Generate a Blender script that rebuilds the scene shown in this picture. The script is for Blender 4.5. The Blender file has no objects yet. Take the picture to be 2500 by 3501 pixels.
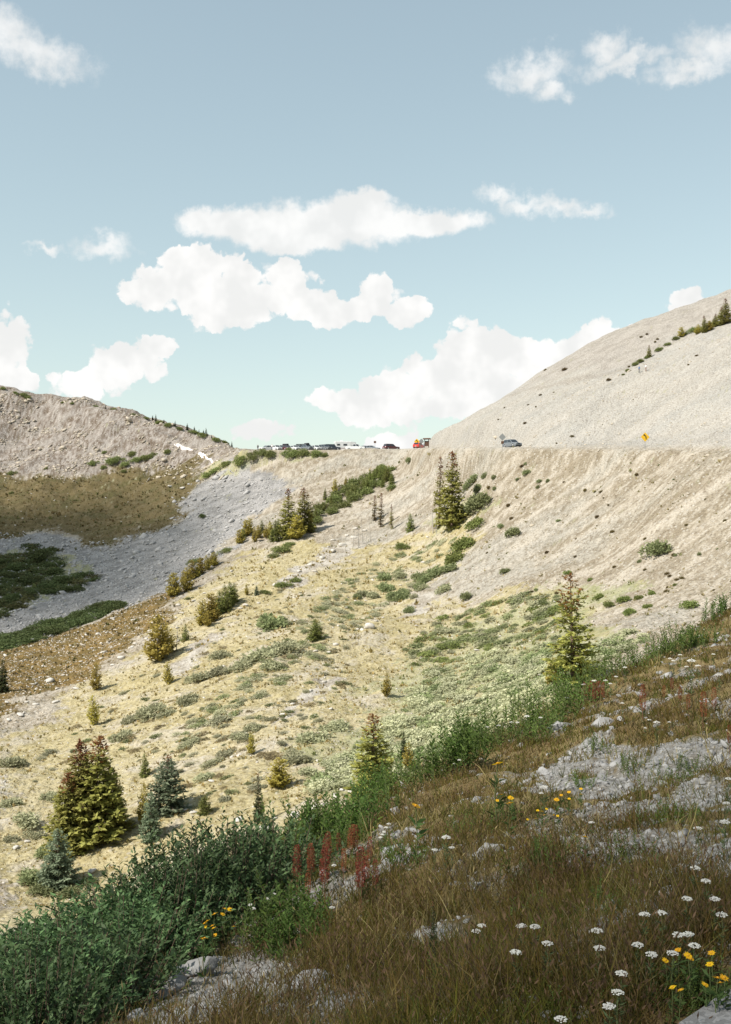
import bpy, bmesh, math, random
import numpy as np
from mathutils import Vector, Matrix

SC = bpy.context.scene
COL = SC.collection
R = math.radians
rng = np.random.default_rng(7)
random.seed(7)

# ------------------------------------------------------------------ camera
F = 2368.0                      # focal length in the 1624 x 2274 grid the layout is measured on
CU, CV = 812.0, 1137.0
cam_d = bpy.data.cameras.new("camera")
cam = bpy.data.objects.new("camera", cam_d)
COL.objects.link(cam)
cam.location = (0, 0, 0)
cam.rotation_euler = (R(90), 0, 0)
cam_d.sensor_fit = 'HORIZONTAL'
cam_d.sensor_width = 24.0
cam_d.lens = 24.0 * F / 1624.0
cam_d.clip_start = 0.05
cam_d.clip_end = 6000
SC.camera = cam

# ------------------------------------------------------------------ light
SUN_EL, SUN_H = R(47), Vector((-0.84, -0.54, 0)).normalized()
SUN = Vector((SUN_H.x * math.cos(SUN_EL), SUN_H.y * math.cos(SUN_EL), math.sin(SUN_EL)))
sl = bpy.data.lights.new("sun", 'SUN')
sl.energy = 4.3
sl.angle = R(0.53)
sl.color = (1.0, 0.955, 0.88)
so = bpy.data.objects.new("sun", sl)
COL.objects.link(so)
so.rotation_euler = SUN.to_track_quat('Z', 'Y').to_euler()
so.location = (-60, -60, 80)

SC.view_settings.view_transform = 'Standard'
SC.view_settings.look = 'None'
SC.view_settings.exposure = 0.85
SC.view_settings.gamma = 1.0
SC.view_settings.use_curve_mapping = False
SC.cycles.max_bounces = 6
SC.cycles.diffuse_bounces = 3
SC.cycles.transparent_max_bounces = 12
SC.cycles.use_denoising = True

# ------------------------------------------------------------------ sky
world = bpy.data.worlds.new("World")
SC.world = world
world.use_nodes = True
WT = world.node_tree
WT.nodes.clear()

class NT:
    """tiny helper round a node tree"""
    def __init__(s, t): s.t = t
    def n(s, kind, **kw):
        nd = s.t.nodes.new(kind)
        for k, v in kw.items(): setattr(nd, k, v)
        return nd
    def put(s, sock, v):
        if v is None: return
        if isinstance(v, bpy.types.NodeSocket): s.t.links.new(v, sock)
        else: sock.default_value = v
    def m(s, op, a, b=None, c=None, clamp=False):
        nd = s.n('ShaderNodeMath', operation=op, use_clamp=clamp)
        for i, v in enumerate((a, b, c)): s.put(nd.inputs[i], v)
        return nd.outputs[0]
    def v(s, op, a, b=None, out=0):
        nd = s.n('ShaderNodeVectorMath', operation=op)
        s.put(nd.inputs[0], a); s.put(nd.inputs[1], b)
        return nd.outputs[out]
    def noise(s, vec, scale, detail=4, rough=0.55, lac=2.0, dist=0.0, out='Fac', dim='3D'):
        nd = s.n('ShaderNodeTexNoise', noise_dimensions=dim)
        s.put(nd.inputs['Vector'], vec)
        nd.inputs['Scale'].default_value = scale
        nd.inputs['Detail'].default_value = detail
        nd.inputs['Roughness'].default_value = rough
        nd.inputs['Lacunarity'].default_value = lac
        nd.inputs['Distortion'].default_value = dist
        return nd.outputs[out]
    def voro(s, vec, scale, feature='F1', out='Distance', rand=1.0):
        nd = s.n('ShaderNodeTexVoronoi', feature=feature)
        s.put(nd.inputs['Vector'], vec)
        nd.inputs['Scale'].default_value = scale
        nd.inputs['Randomness'].default_value = rand
        return nd.outputs[out]
    def ramp(s, f, lo, hi, a=0.0, b=1.0, smooth=True):
        nd = s.n('ShaderNodeMapRange', interpolation_type='SMOOTHSTEP' if smooth else 'LINEAR')
        s.put(nd.inputs[0], f)
        for i, q in enumerate((lo, hi, a, b)): s.put(nd.inputs[i + 1], q)
        return nd.outputs[0]
    def mix(s, f, a, b, mode='MIX'):
        nd = s.n('ShaderNodeMix', data_type='RGBA', blend_type=mode)
        s.put(nd.inputs[0], f)
        s.put(nd.inputs[6], (*a, 1) if isinstance(a, tuple) and len(a) == 3 else a)
        s.put(nd.inputs[7], (*b, 1) if isinstance(b, tuple) and len(b) == 3 else b)
        return nd.outputs[2]

def dirpx(u, v):
    """azimuth, elevation (radians) of a place in the sky"""
    d = Vector(((u - CU) / F, 1.0, (CV - v) / F)).normalized()
    return math.atan2(d.x, d.y), math.asin(d.z)

w = NT(WT)
sky = w.n('ShaderNodeTexSky', sky_type='NISHITA')
sky.sun_disc = False
sky.sun_elevation = SUN_EL
sky.sun_rotation = math.atan2(SUN_H.x, SUN_H.y)
sky.altitude = 600
sky.air_density = 1.6
sky.dust_density = 0.7
sky.ozone_density = 1.0
# film response: soft shoulder, muted colour
gam = w.n('ShaderNodeGamma'); gam.inputs[1].default_value = 0.65
WT.links.new(sky.outputs[0], gam.inputs[0])
bw = w.n('ShaderNodeRGBToBW'); WT.links.new(gam.outputs[0], bw.inputs[0])
gry = w.n('ShaderNodeCombineColor')
for i_ in range(3): WT.links.new(bw.outputs[0], gry.inputs[i_])
SKYC = w.mix(1.0, w.mix(0.55, gry.outputs[0], gam.outputs[0]), (.885, 1.008, 1.019), 'MULTIPLY')

tc = w.n('ShaderNodeTexCoord')
sp = w.n('ShaderNodeSeparateXYZ')
WT.links.new(tc.outputs['Generated'], sp.inputs[0])
az = w.m('ARCTAN2', sp.outputs[0], sp.outputs[1])
el = w.m('ARCSINE', sp.outputs[2])
cb = w.n('ShaderNodeCombineXYZ')
WT.links.new(az, cb.inputs[0]); WT.links.new(el, cb.inputs[1])
AE = cb.outputs[0]
def dome(seed, scale, detail, rough=0.55):
    off = w.v('ADD', tc.outputs['Generated'], (seed, seed * 1.7, seed * .6))
    return off, w.noise(off, scale, detail, rough, out='Color')
# puffy edge: two scales of warp
_, wn1 = dome(3.1, 16, 3)
_, wn2 = dome(7.7, 70, 4, 0.6)
def centred(c, amp):
    q = w.v('SUBTRACT', c, (0.5, 0.5, 0.5))
    return w.v('MULTIPLY', q, (amp, amp, 0))
WARP = w.v('ADD', w.v('ADD', AE, centred(wn1, 0.026)), centred(wn2, 0.016))
WARPW = w.v('ADD', w.v('ADD', AE, centred(wn1, 0.045)), centred(wn2, 0.03))

def lobes(lst, P):
    acc = None
    for (u, v, ru, rv) in lst:
        a, e = dirpx(u, v)
        # the angle that ru, rv pixels span there
        a2, _ = dirpx(u + ru, v); _, e2 = dirpx(u, v - rv)
        sx, sy = 1 / max(1e-4, abs(a2 - a)), 1 / max(1e-4, abs(e2 - e))
        q = w.v('MULTIPLY', w.v('SUBTRACT', P, (a, e, 0)), (sx, sy, 0))
        d = w.v('LENGTH', q, out=1)
        acc = d if acc is None else w.m('MINIMUM', acc, d)
    return w.m('SUBTRACT', 1.0, acc)

CUM = [  # heaped clouds: centre and half-axes
    (430, 640, 150, 62), (345, 640, 85, 55), (430, 590, 75, 50), (540, 610, 60, 50), (640, 620, 75, 55),
    (600, 670, 230, 55), (760, 690, 190, 42), (845, 650, 62, 48), (900, 690, 75, 36), (520, 690, 150, 38),
    (15, 770, 70, 85), (30, 840, 60, 40),
    (280, 800, 95, 52), (350, 765, 60, 34), (220, 845, 105, 40), (190, 860, 80, 36),
    (1080, 770, 105, 75), (1000, 830, 130, 70), (880, 870, 130, 62), (760, 895, 85, 40), (1150, 800, 90, 75),
    (1230, 790, 80, 55), (1330, 770, 100, 52), (1100, 870, 300, 75), (900, 910, 240, 40), (1400, 760, 60, 40),
    (1535, 690, 62, 55), (870, 985, 62, 34), (585, 965, 60, 26), (830, 990, 40, 22),
]
LENS = [(740, 495, 250, 62), (560, 505, 165, 50), (640, 530, 180, 34), (930, 495, 175, 36), (470, 500, 90, 40), (800, 450, 90, 30)]
WISP = [(80, 120, 150, 58), (20, 85, 100, 70), (1180, 158, 100, 56), (1235, 195, 55, 36), (1590, 100, 130, 75), (1540, 155, 140, 36),
        (1390, 135, 130, 32), (1345, 105, 60, 42), (240, 550, 75, 34), (110, 555, 60, 16), (1160, 455, 75, 30), (1230, 460, 95, 32), (1310, 462, 65, 22), (1100, 435, 50, 26)]
cA = lobes(CUM, WARP)
cB = lobes(LENS, WARP)
cC = lobes(WISP, WARPW)
fineA = w.noise(AE, 95, 4, 0.6, dim='2D')
vb = w.n('ShaderNodeTexVoronoi', feature='F1', voronoi_dimensions='2D'); w.put(vb.inputs['Vector'], w.v('ADD', AE, centred(wn2, 0.02)))
vb.inputs['Scale'].default_value = 34; vb.inputs['Detail'].default_value = 2.0; vb.inputs['Roughness'].default_value = .55
puff = w.m('SUBTRACT', .62, vb.outputs['Distance'])
dA = w.ramp(w.m('ADD', w.m('ADD', cA, w.m('MULTIPLY', puff, .62)), w.m('MULTIPLY', w.m('SUBTRACT', fineA, 0.5), 0.22)), 0.0, 0.17)
dB = w.m('MULTIPLY', w.ramp(w.m('ADD', cB, w.m('MULTIPLY', w.m('SUBTRACT', fineA, 0.5), 0.4)), -0.02, 0.42), 0.93)
dC = w.m('MULTIPLY', w.ramp(w.m('ADD', cC, w.m('MULTIPLY', w.m('SUBTRACT', fineA, 0.5), 0.75)), -0.1, 1.0), 0.8)
# the same kind of clouds over the rest of the sky
dn = w.noise(tc.outputs['Generated'], 3.1, 5, 0.56)
outside = w.m('MAXIMUM', w.ramp(w.m('ABSOLUTE', az), 0.40, 0.55), w.ramp(el, 0.50, 0.65))
outside = w.m('MAXIMUM', outside, w.ramp(sp.outputs[1], 0.1, -0.1))
dR = w.m('MULTIPLY', w.ramp(dn, 0.56, 0.66), outside)
dens = w.m('MAXIMUM', w.m('MAXIMUM', dA, dB), w.m('MAXIMUM', dC, dR))
# cloud body: bright heaps, slightly grey where it is thick and low
bn = w.noise(w.v('ADD', AE, (4, 2, 1)), 22, 3, 0.55, dim='2D')
body = w.mix(w.ramp(bn, 0.35, 0.68), (3.26, 3.28, 3.24), (3.80, 3.78, 3.72))
skyc = w.mix(dens, SKYC, body)
bg = w.n('ShaderNodeBackground')
bg.inputs['Strength'].default_value = 0.15
WT.links.new(skyc, bg.inputs['Color'])
wo = w.n('ShaderNodeOutputWorld')
WT.links.new(bg.outputs[0], wo.inputs['Surface'])
try: world.cycles.sampling_method = 'NONE'
except Exception: pass

# ------------------------------------------------------------------ numpy noise
def _hash(ix, iy, seed):
    h = (ix.astype(np.int64) * 374761393 + iy.astype(np.int64) * 668265263 + seed * 974634777) & 0xFFFFFFFF
    h = ((h ^ (h >> 13)) * 1274126177) & 0xFFFFFFFF
    return (h ^ (h >> 16)) & 0xFFFFFFFF
def pn(x, y, seed=0):
    x = np.asarray(x, float); y = np.asarray(y, float)
    ix = np.floor(x); iy = np.floor(y); fx = x - ix; fy = y - iy
    u_ = fx * fx * fx * (fx * (fx * 6 - 15) + 10); v_ = fy * fy * fy * (fy * (fy * 6 - 15) + 10)
    def g(dx, dy):
        a = _hash(ix + dx, iy + dy, seed) * (2 * math.pi / 4294967296.0)
        return np.cos(a) * (fx - dx) + np.sin(a) * (fy - dy)
    a = g(0, 0); b = g(1, 0); c = g(0, 1); d = g(1, 1)
    return (a + (b - a) * u_) * (1 - v_) + (c + (d - c) * u_) * v_
def fbm(x, y, seed=0, oct=4, gain=0.5):
    s = 0; a = 1; f = 1
    for i in range(oct):
        s = s + a * pn(x * f, y * f, seed + i * 17); a *= gain; f *= 2.03
    return s
def sstep(a, b, x):
    t = np.clip((x - a) / (b - a), 0, 1)
    return t * t * (3 - 2 * t)
# ------------------------------------------------------------------ terrain heights
def P3(u, v, Y):
    return ((u - CU) / F * Y, Y, (CV - v) / F * Y)
CTRL = [
 # right-hand face below the road
 (1624,1003,166),(1624,1080,155),(1624,1150,147),(1624,1250,134),(1624,1340,120),(1624,1500,95),(1900,1010,140),(1900,1200,120),(1900,1450,90),
 (1460,1003,184),(1460,1150,160),(1460,1300,137),(1460,1420,112),
 (1300,1003,201),(1300,1075,190),(1300,1150,178),(1300,1230,165),(1300,1300,150),(1300,1400,122),(1300,1500,95),(1300,1600,76),
 (1137,1003,213),(1137,1100,202),(1137,1200,184),(1137,1300,162),(1137,1450,122),(1137,1560,95),
 (1000,1003,250),(1000,1060,240),(1000,1110,226),(1000,1170,211),(1000,1250,190),(1000,1350,165),(1000,1450,138),(1000,1550,110),(1000,1640,88),
 (850,1003,290),(850,1040,280),(850,1100,256),(850,1160,236),(850,1250,205),(850,1350,172),(850,1500,128),(850,1620,100),(850,1740,78),
 (700,1003,295),(700,1050,284),(700,1110,262),(700,1150,245),(700,1200,226),(700,1300,187),(700,1400,151),(700,1500,124),(700,1600,103),(700,1700,86),(700,1800,72),
 # gully behind the spur
 (560,1003,302),(560,1060,290),(560,1120,270),(520,1165,258),(520,1215,232),(560,1280,200),
 (400,1020,330),(400,1060,312),(400,1140,282),(400,1200,258),(400,1270,226),(390,1315,202),(400,1350,186),(400,1450,152),(400,1550,125),(400,1650,104),(400,1800,80),
 (250,1010,338),(250,1150,292),(250,1250,250),(250,1340,206),(250,1450,164),
 (100,950,362),(100,1020,338),(100,1090,314),(100,1160,288),(100,1230,260),(100,1300,232),(100,1400,195),(100,1500,160),(100,1600,130),(100,1700,108),(100,1850,84),(100,2000,68),
 (-150,900,372),(-150,1020,335),(-150,1160,280),(-150,1300,225),(-150,1500,150),(-150,1700,100),(-150,2000,62),(-500,1000,330),(-500,1300,210),(-500,1700,90),
 # skylines
 (-100,832,382),(0,862,376),(60,877,373),(150,890,370),(250,907,364),(330,929,358),(400,950,350),(470,972,338),(530,994,322),
 (945,990,292),(1000,956,296),(1100,892,302),(1200,826,306),(1300,768,306),(1400,722,304),(1500,688,302),(1624,648,298),(1750,600,300),
 # right-hand hill above the road
 (1624,985,190),(1624,900,210),(1624,800,232),(1624,740,252),(1460,985,208),(1460,880,232),(1460,790,262),(1300,985,225),(1300,900,240),(1300,830,268),
 (1137,985,240),(1137,935,252),(1050,985,262),(1050,950,272),(1850,980,168),(1850,800,215),(1850,640,265),
 (1000,990,272),
]
cp = np.array([P3(*c) for c in CTRL])
extra = np.array([
 (0, 25, -17), (-10, 45, -22), (12, 48, -16.5), (30, 60, -13.5), (-25, 30, -24), (-45, 45, -27), (0, 62, -19.5), (55, 60, -11.5), (-60, 20, -27), (0, 0, -18), (60, 10, -14),
 (-10, 345, 16.5), (-10, 400, 8), (-10, 520, -20), (20, 345, 17.5), (-60, 420, 24), (-130, 430, 40), (-140, 560, 30), (40, 360, 30), (50, 460, 30), (110, 350, 60), (150, 400, 75), (150, 560, 60), (250, 300, 80),
 (-10, 800, -60), (200, 800, 0), (-250, 800, 0), (-300, 400, 60), (-300, 150, 0),
])
behind = []
for (u_, v_, Y_) in [(-100,832,382),(0,862,376),(60,877,373),(150,890,370),(250,907,364),(330,929,358),(400,950,350),(470,972,338),(530,994,322),(600,1008,318)]:
    x_, y_, z_ = P3(u_, v_, Y_)
    behind += [(x_ * 1.05, y_ + 20, z_ - .4), (x_ * 1.1, y_ + 50, z_ - 7), (x_ * 1.2, y_ + 100, z_ - 22)]
extra = np.array([e for e in extra.tolist() if not (e[0] < 0 and 400 <= e[1] < 800)])
cp = np.vstack([cp, extra, np.array(behind)])
def _tps(pts, lam=0.02):
    xy = pts[:, :2] / 100; n = len(xy)
    d2 = ((xy[:, None] - xy[None]) ** 2).sum(-1)
    K = np.where(d2 > 0, 0.5 * d2 * np.log(d2 + 1e-12), 0) + lam * np.eye(n) * 0.01
    Pm = np.hstack([np.ones((n, 1)), xy])
    A = np.zeros((n + 3, n + 3)); A[:n, :n] = K; A[:n, n:] = Pm; A[n:, :n] = Pm.T
    return xy, np.linalg.solve(A, np.concatenate([pts[:, 2], np.zeros(3)]))
TXY, TW = _tps(cp)
def z_far0(x, y):
    s = x / 100; t = y / 100; n = len(TXY)
    z = TW[n] + TW[n + 1] * s + TW[n + 2] * t
    for i in range(n):
        d2 = (s - TXY[i, 0]) ** 2 + (t - TXY[i, 1]) ** 2
        z = z + TW[i] * 0.5 * d2 * np.log(d2 + 1e-12)
    return z

ROAD = np.array([(-14, -17.3, -2.4), (3.9, 0.6, -1.6), (22, 18.7, -0.4), (42, 38, 0.9), (64, 66, 2.9), (76, 96, 4.8), (76, 128, 6.8), (68, 153, 8.3),
                 (60.5, 177, 10.0), (48, 199, 11.6), (34, 222, 13.3), (25.5, 247, 14.9), (19.5, 275, 16.4), (14.5, 302, 17.5), (6, 330, 17.4), (-10, 360, 15)])
def catmull(P, k=12):
    out = []
    n = len(P)
    for i in range(n - 1):
        p0, p1, p2, p3 = P[max(0, i - 1)], P[i], P[i + 1], P[min(n - 1, i + 2)]
        for j in range(k):
            t = j / k
            out.append(0.5 * ((2 * p1) + (-p0 + p2) * t + (2 * p0 - 5 * p1 + 4 * p2 - p3) * t * t + (-p0 + 3 * p1 - 3 * p2 + p3) * t ** 3))
    out.append(P[-1])
    return np.array(out)
ROADS = catmull(ROAD, 8)
def road_dist(x, y):
    best = np.full(np.shape(x), 1e9); zz = np.zeros(np.shape(x))
    for i in range(len(ROADS) - 1):
        a = ROADS[i]; b = ROADS[i + 1]; dx, dy = b[0] - a[0], b[1] - a[1]
        t = np.clip(((x - a[0]) * dx + (y - a[1]) * dy) / (dx * dx + dy * dy), 0, 1)
        d = np.hypot(x - a[0] - t * dx, y - a[1] - t * dy)
        k = d < best
        best = np.where(k, d, best); zz = np.where(k, a[2] + t * (b[2] - a[2]), zz)
    return best, zz
LOT = (-34.0, 14.0, 297.0, 326.0)
def lot_z(x, y): return 17.35 + 0.02 * (y - 297)
def z_near(x, y):
    al = ((x - 1.1) + (y - 3.45)) / 1.41421; d = ((x - 1.1) - (y - 3.45)) / 1.41421
    q = np.maximum(-d, 0)
    k = np.clip(.345 - .0052 * al, 0.12, 0.40)
    qc = 6.4 + .24 * np.clip(al, -8, 40)
    z = -1.6 + .05 * al - k * q
    e = np.maximum(q - qc, 0)
    z = z - .75 * (np.sqrt(e * e + 1.0) - 1.0)
    bump = fbm(x * .55, y * .55, 3, 3) * .22 + fbm(x * 2.1, y * 2.1, 5, 3) * .06 + fbm(x * 7, y * 7, 9, 2) * .018
    z = z + bump * sstep(0.3, 2.0, q)
    return z, q, qc, al
def height(x, y, detail=True):
    zf = z_far0(x, y)
    if detail:
        ac = x * .75 - y * .66; al = x * .66 + y * .75          # across and along the fall line of the right face
        n1 = fbm(ac * .11, al * .022, 21, 4, .55)
        n2 = fbm((x - zf) * .35, (y + .3 * zf) * .35, 33, 4, .55)
        amp = sstep(40, 90, y)
        zf = zf + amp * (n1 * .75 + n2 * .34)
        # lumpy strata on the left-hand hill
        lh = sstep(270, 320, y) * sstep(-20, -50, x)
        zf = zf + lh * (fbm(x * .09, y * .11, 51, 5, .55) * 1.7)
    # road bench and car park
    rd, rz = road_dist(x, y)
    far = sstep(100, 130, y)
    b = sstep(10.5, 6.0, rd) * far
    zf = zf * (1 - b) + (rz - 0.06 + .11 * sstep(4.0, 4.6, rd)) * b
    lx = np.maximum(np.maximum(LOT[0] - x, x - LOT[1]), 0); ly = np.maximum(np.maximum(LOT[2] - y, y - LOT[3]), 0)
    lb = sstep(4.0, 0.3, np.hypot(lx, ly))
    zf = zf * (1 - lb) + (lot_z(x, y) - 0.05) * lb
    zn, q, qc, al_ = z_near(x, y)
    near = sstep(95, 60, y)
    zn = zn * near + (-60) * (1 - near)
    z = np.maximum(zf, zn)
    b2 = sstep(5.4, 4.3, rd) * (1 - far)
    z = z * (1 - b2) + (rz - .05) * b2
    return z, zn - zf

# grid: constant x/y columns, constant y rows
sc_ = np.concatenate([-np.geomspace(1.7, 0.42, 26)[:-1], np.linspace(-.42, .42, 560), np.geomspace(.42, 1.7, 26)[1:]])
yr_ = np.concatenate([np.linspace(0.9, 3, 12)[:-1], np.geomspace(3, 34, 330)[:-1], np.geomspace(34, 64, 40)[:-1], np.geomspace(64, 330, 430)[:-1], np.geomspace(330, 400, 60)[:-1], np.geomspace(400, 900, 26)])
GS, GY = np.meshgrid(sc_, yr_)
GX = GS * GY
GZ, GNEAR = height(GX, GY)
NR, NC = GX.shape

def ground_z(x, y):
    """height of the built sheet (bilinear in the grid)"""
    x = np.atleast_1d(np.asarray(x, float)); y = np.atleast_1d(np.asarray(y, float))
    s = x / np.maximum(y, 1e-6)
    c = np.clip(np.searchsorted(sc_, s) - 1, 0, NC - 2); r = np.clip(np.searchsorted(yr_, y) - 1, 0, NR - 2)
    a = np.clip((s - sc_[c]) / (sc_[c + 1] - sc_[c]), 0, 1); b = np.clip((y - yr_[r]) / (yr_[r + 1] - yr_[r]), 0, 1)
    return (GZ[r, c] * (1 - a) + GZ[r, c + 1] * a) * (1 - b) + (GZ[r + 1, c] * (1 - a) + GZ[r + 1, c + 1] * a) * b
def gz(x, y): return float(ground_z(x, y)[0])
GV = CV - F * GZ / GY
def hit(u, v, ymin=0.0):
    """the place on the ground seen at (u, v)"""
    s = (u - CU) / F
    c = int(np.clip(np.searchsorted(sc_, s) - 1, 0, NC - 2)); a = (s - sc_[c]) / (sc_[c + 1] - sc_[c])
    col = GV[:, c] * (1 - a) + GV[:, c + 1] * a
    r0 = int(np.searchsorted(yr_, ymin))
    k = np.nonzero(col[r0:] <= v)[0]
    if len(k) == 0:
        r = int(np.argmin(col)); Y = yr_[r]
    else:
        r = r0 + int(k[0])
        if r == 0 or r == r0: Y = yr_[r]
        else:
            t = (col[r - 1] - v) / max(1e-9, col[r - 1] - col[r]); t = min(max(t, 0), 1)
            Y = yr_[r - 1] + t * (yr_[r] - yr_[r - 1])
    x = s * Y
    return Vector((x, Y, gz(x, Y)))
def gnormal(x, y, e=0.4):
    return Vector((gz(x - e, y) - gz(x + e, y), gz(x, y - e) - gz(x, y + e), 2 * e)).normalized()

# ------------------------------------------------------------------ zones on the ground (plan polygons)
def poly_mask(pts, soft=4.0, warp=5.0, wf=.08, seed=1, ymin=45.0, X=None, Y=None):
    X = GX if X is None else X; Y = GY if Y is None else Y
    pw = np.array([tuple(hit(u, v, ymin))[:2] for (u, v) in pts])
    lo = pw.min(0) - 3 * soft - warp; hi = pw.max(0) + 3 * soft + warp
    sel = (X > lo[0]) & (X < hi[0]) & (Y > lo[1]) & (Y < hi[1])
    out = np.zeros(X.shape)
    if not sel.any(): return out
    x = X[sel]; y = Y[sel]
    x = x + warp * fbm(x * wf, y * wf, seed, 4, .6); y = y + warp * fbm(x * wf + 40, y * wf, seed + 5, 4, .6)
    dmin = np.full(x.shape, 1e9); ins = np.zeros(x.shape, bool)
    n = len(pw)
    for i in range(n):
        ax, ay = pw[i]; bx, by = pw[(i + 1) % n]; dx, dy = bx - ax, by - ay
        t = np.clip(((x - ax) * dx + (y - ay) * dy) / (dx * dx + dy * dy + 1e-9), 0, 1)
        dmin = np.minimum(dmin, np.hypot(x - ax - t * dx, y - ay - t * dy))
        cr = ((ay > y) != (by > y)) & (x < (bx - ax) * (y - ay) / ((by - ay) if abs(by - ay) > 1e-9 else 1e-9) + ax)
        ins ^= cr
    sd = np.where(ins, dmin, -dmin)
    out[sel] = sstep(-soft, soft, sd)
    return out
far_ = sstep(45, 60, GY)
Z_straw = poly_mask([(-60,1650),(100,1600),(190,1510),(330,1430),(420,1330),(520,1235),(640,1200),(800,1205),(900,1195),(960,1170),(1025,1150),(1030,1190),(990,1270),(930,1310),(960,1330),(1060,1340),(1240,1310),(1330,1340),(1270,1420),(1320,1500),(1200,1580),(850,1800),(400,2000),(-100,2050)], 4, 7, .07, 11)
Z_brown = poly_mask([(-150,1062),(80,1062),(200,1050),(330,1036),(440,1020),(462,1048),(420,1105),(380,1160),(345,1185),(265,1190),(240,1218),(205,1205),(160,1172),(100,1180),(-150,1225)], 7, 9, .06, 13)
Z_rust = poly_mask([(-200,1450),(140,1395),(270,1355),(400,1305),(390,1370),(300,1420),(200,1490),(90,1560),(-200,1640)], 5, 7, .06, 17)
Z_gully = poly_mask([(-250,1170),(100,1175),(200,1200),(250,1210),(300,1185),(380,1160),(430,1085),(480,1040),(560,1030),(640,1060),(560,1150),(500,1210),(390,1310),(250,1350),(-250,1470)], 5, 8, .06, 19)
Z_green = poly_mask([(820,1520),(1000,1390),(1120,1340),(1240,1300),(1330,1330),(1290,1420),(1350,1500),(1150,1620),(820,1800),(640,1760),(740,1640)], 5, 9, .06, 23)
Z_green = np.maximum(Z_green, poly_mask([(940,1200),(1040,1160),(1090,1130),(1080,1105),(1030,1110),(960,1150)], 3, 5, .1, 24))
Z_green = np.maximum(Z_green, .8 * poly_mask([(-100,1250),(90,1215),(210,1260),(170,1310),(-100,1400)], 3, 6, .1, 26))
Z_green = np.maximum(Z_green, .9 * poly_mask([(560,1006),(740,1006),(700,1014),(520,1035),(455,1060),(450,1040),(520,1020)], 2, 4, .1, 27))
Z_white = poly_mask([(600,1300),(680,1250),(760,1195),(830,1185),(800,1215),(720,1262),(640,1310)], 1.5, 4, .15, 29)
Z_white = np.maximum(Z_white, poly_mask([(610,1590),(680,1540),(745,1500),(755,1508),(700,1550),(625,1600)], .8, 2, .2, 31))
Z_white = np.maximum(Z_white, .8 * poly_mask([(365,1490),(420,1440),(500,1395),(520,1405),(440,1460),(385,1510)], 2, 3, .15, 33))
Z_white = np.maximum(Z_white, .8 * poly_mask([(880,1360),(960,1310),(1010,1290),(990,1330),(900,1372)], 1.5, 3, .15, 35))
Z_white = np.maximum(Z_white, .6 * poly_mask([(-60,1720),(60,1720),(40,1760),(-60,1800)], 2, 3, .15, 37))
Z_pink = sstep(262, 300, GY) * sstep(-25, -48, GX) * sstep(1075, 1045, GV)       # the bare left-hand hill
# foreground: bare gravel between the grass
zn_, q_, qc_, al_ = z_near(GX, GY)
Z_fg = sstep(-.6, .3, GNEAR)
def gravel_mask(x, y):
    z_, q, qc, al = z_near(x, y)
    n = fbm(x * .8, y * .8, 61, 4, .55)
    return sstep(.02, .30, n) , q, qc, al
G_n, _, _, _ = gravel_mask(GX, GY)
GRAV = [[(1150,1720),(1300,1650),(1624,1640),(1700,1800),(1500,1810),(1380,1770),(1250,1760)],
        [(1380,1990),(1520,1930),(1560,1960),(1480,2040),(1400,2060)],
        [(300,2190),(430,2120),(560,2130),(720,2160),(780,2220),(720,2300),(180,2330)],
        [(820,1890),(900,1850),(925,1880),(900,1920),(850,1930)],
        [(1030,1930),(1080,1860),(1150,1870),(1140,1960),(1060,1990)],
        [(540,2240),(640,2190),(740,2215),(800,2290),(560,2310)],[(1330,2030),(1400,1990),(1440,2060),(1390,2120),(1340,2100)],[(880,2090),(980,2060),(1010,2090),(930,2120)],[(1400,1900),(1500,1840),(1624,1850),(1600,1920),(1480,1940)],
        [(1190,2130),(1260,2080),(1290,2180),(1240,2280),(1160,2280)]]
Z_grav = np.zeros_like(GX)
for i, g in enumerate(GRAV):
    Z_grav = np.maximum(Z_grav, poly_mask(g, .35, .6, 1.1, 71 + i, ymin=1.0))
Z_grav = np.clip(Z_grav * (.35 + .65 * sstep(-.35, .15, fbm(GX * 1.7, GY * 1.7, 63, 3))) + .6 * G_n * sstep(qc_ + 1.0, qc_ - 1.5, q_), 0, 1) * Z_fg
def lookup(Z, x, y):
    x = np.atleast_1d(np.asarray(x, float)); y = np.atleast_1d(np.asarray(y, float))
    s = x / np.maximum(y, 1e-6)
    c = np.clip(np.searchsorted(sc_, s), 0, NC - 1); r = np.clip(np.searchsorted(yr_, y), 0, NR - 1)
    return Z[r, c]

# ------------------------------------------------------------------ building helpers
def mesh_np(name, V, Fc, mats=(), smooth=True):
    """mesh from arrays; Fc is an (n, 3|4) index array or a list of them"""
    me = bpy.data.meshes.new(name)
    Fl = Fc if isinstance(Fc, list) else [Fc]
    V = np.asarray(V, np.float32)
    me.vertices.add(len(V)); me.vertices.foreach_set('co', V.ravel())
    nl = sum(f.size for f in Fl); npoly = sum(len(f) for f in Fl)
    me.loops.add(nl); me.polygons.add(npoly)
    me.loops.foreach_set('vertex_index', np.concatenate([f.ravel() for f in Fl]).astype(np.int32))
    tot = np.concatenate([np.full(len(f), f.shape[1]) for f in Fl])
    st = np.concatenate([[0], np.cumsum(tot)[:-1]])
    me.polygons.foreach_set('loop_start', st.astype(np.int32))
    me.polygons.foreach_set('loop_total', tot.astype(np.int32))
    if smooth: me.polygons.foreach_set('use_smooth', np.ones(npoly, bool))
    for m in mats: me.materials.append(m)
    me.update(); me.validate()
    return me
def attr(me, name, vals, dom='POINT'):
    vals = np.asarray(vals, np.float32)
    a = me.color_attributes.new(name, 'FLOAT_COLOR', dom)
    if vals.shape[1] == 3: vals = np.hstack([vals, np.ones((len(vals), 1), np.float32)])
    a.data.foreach_set('color', vals.ravel())
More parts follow.
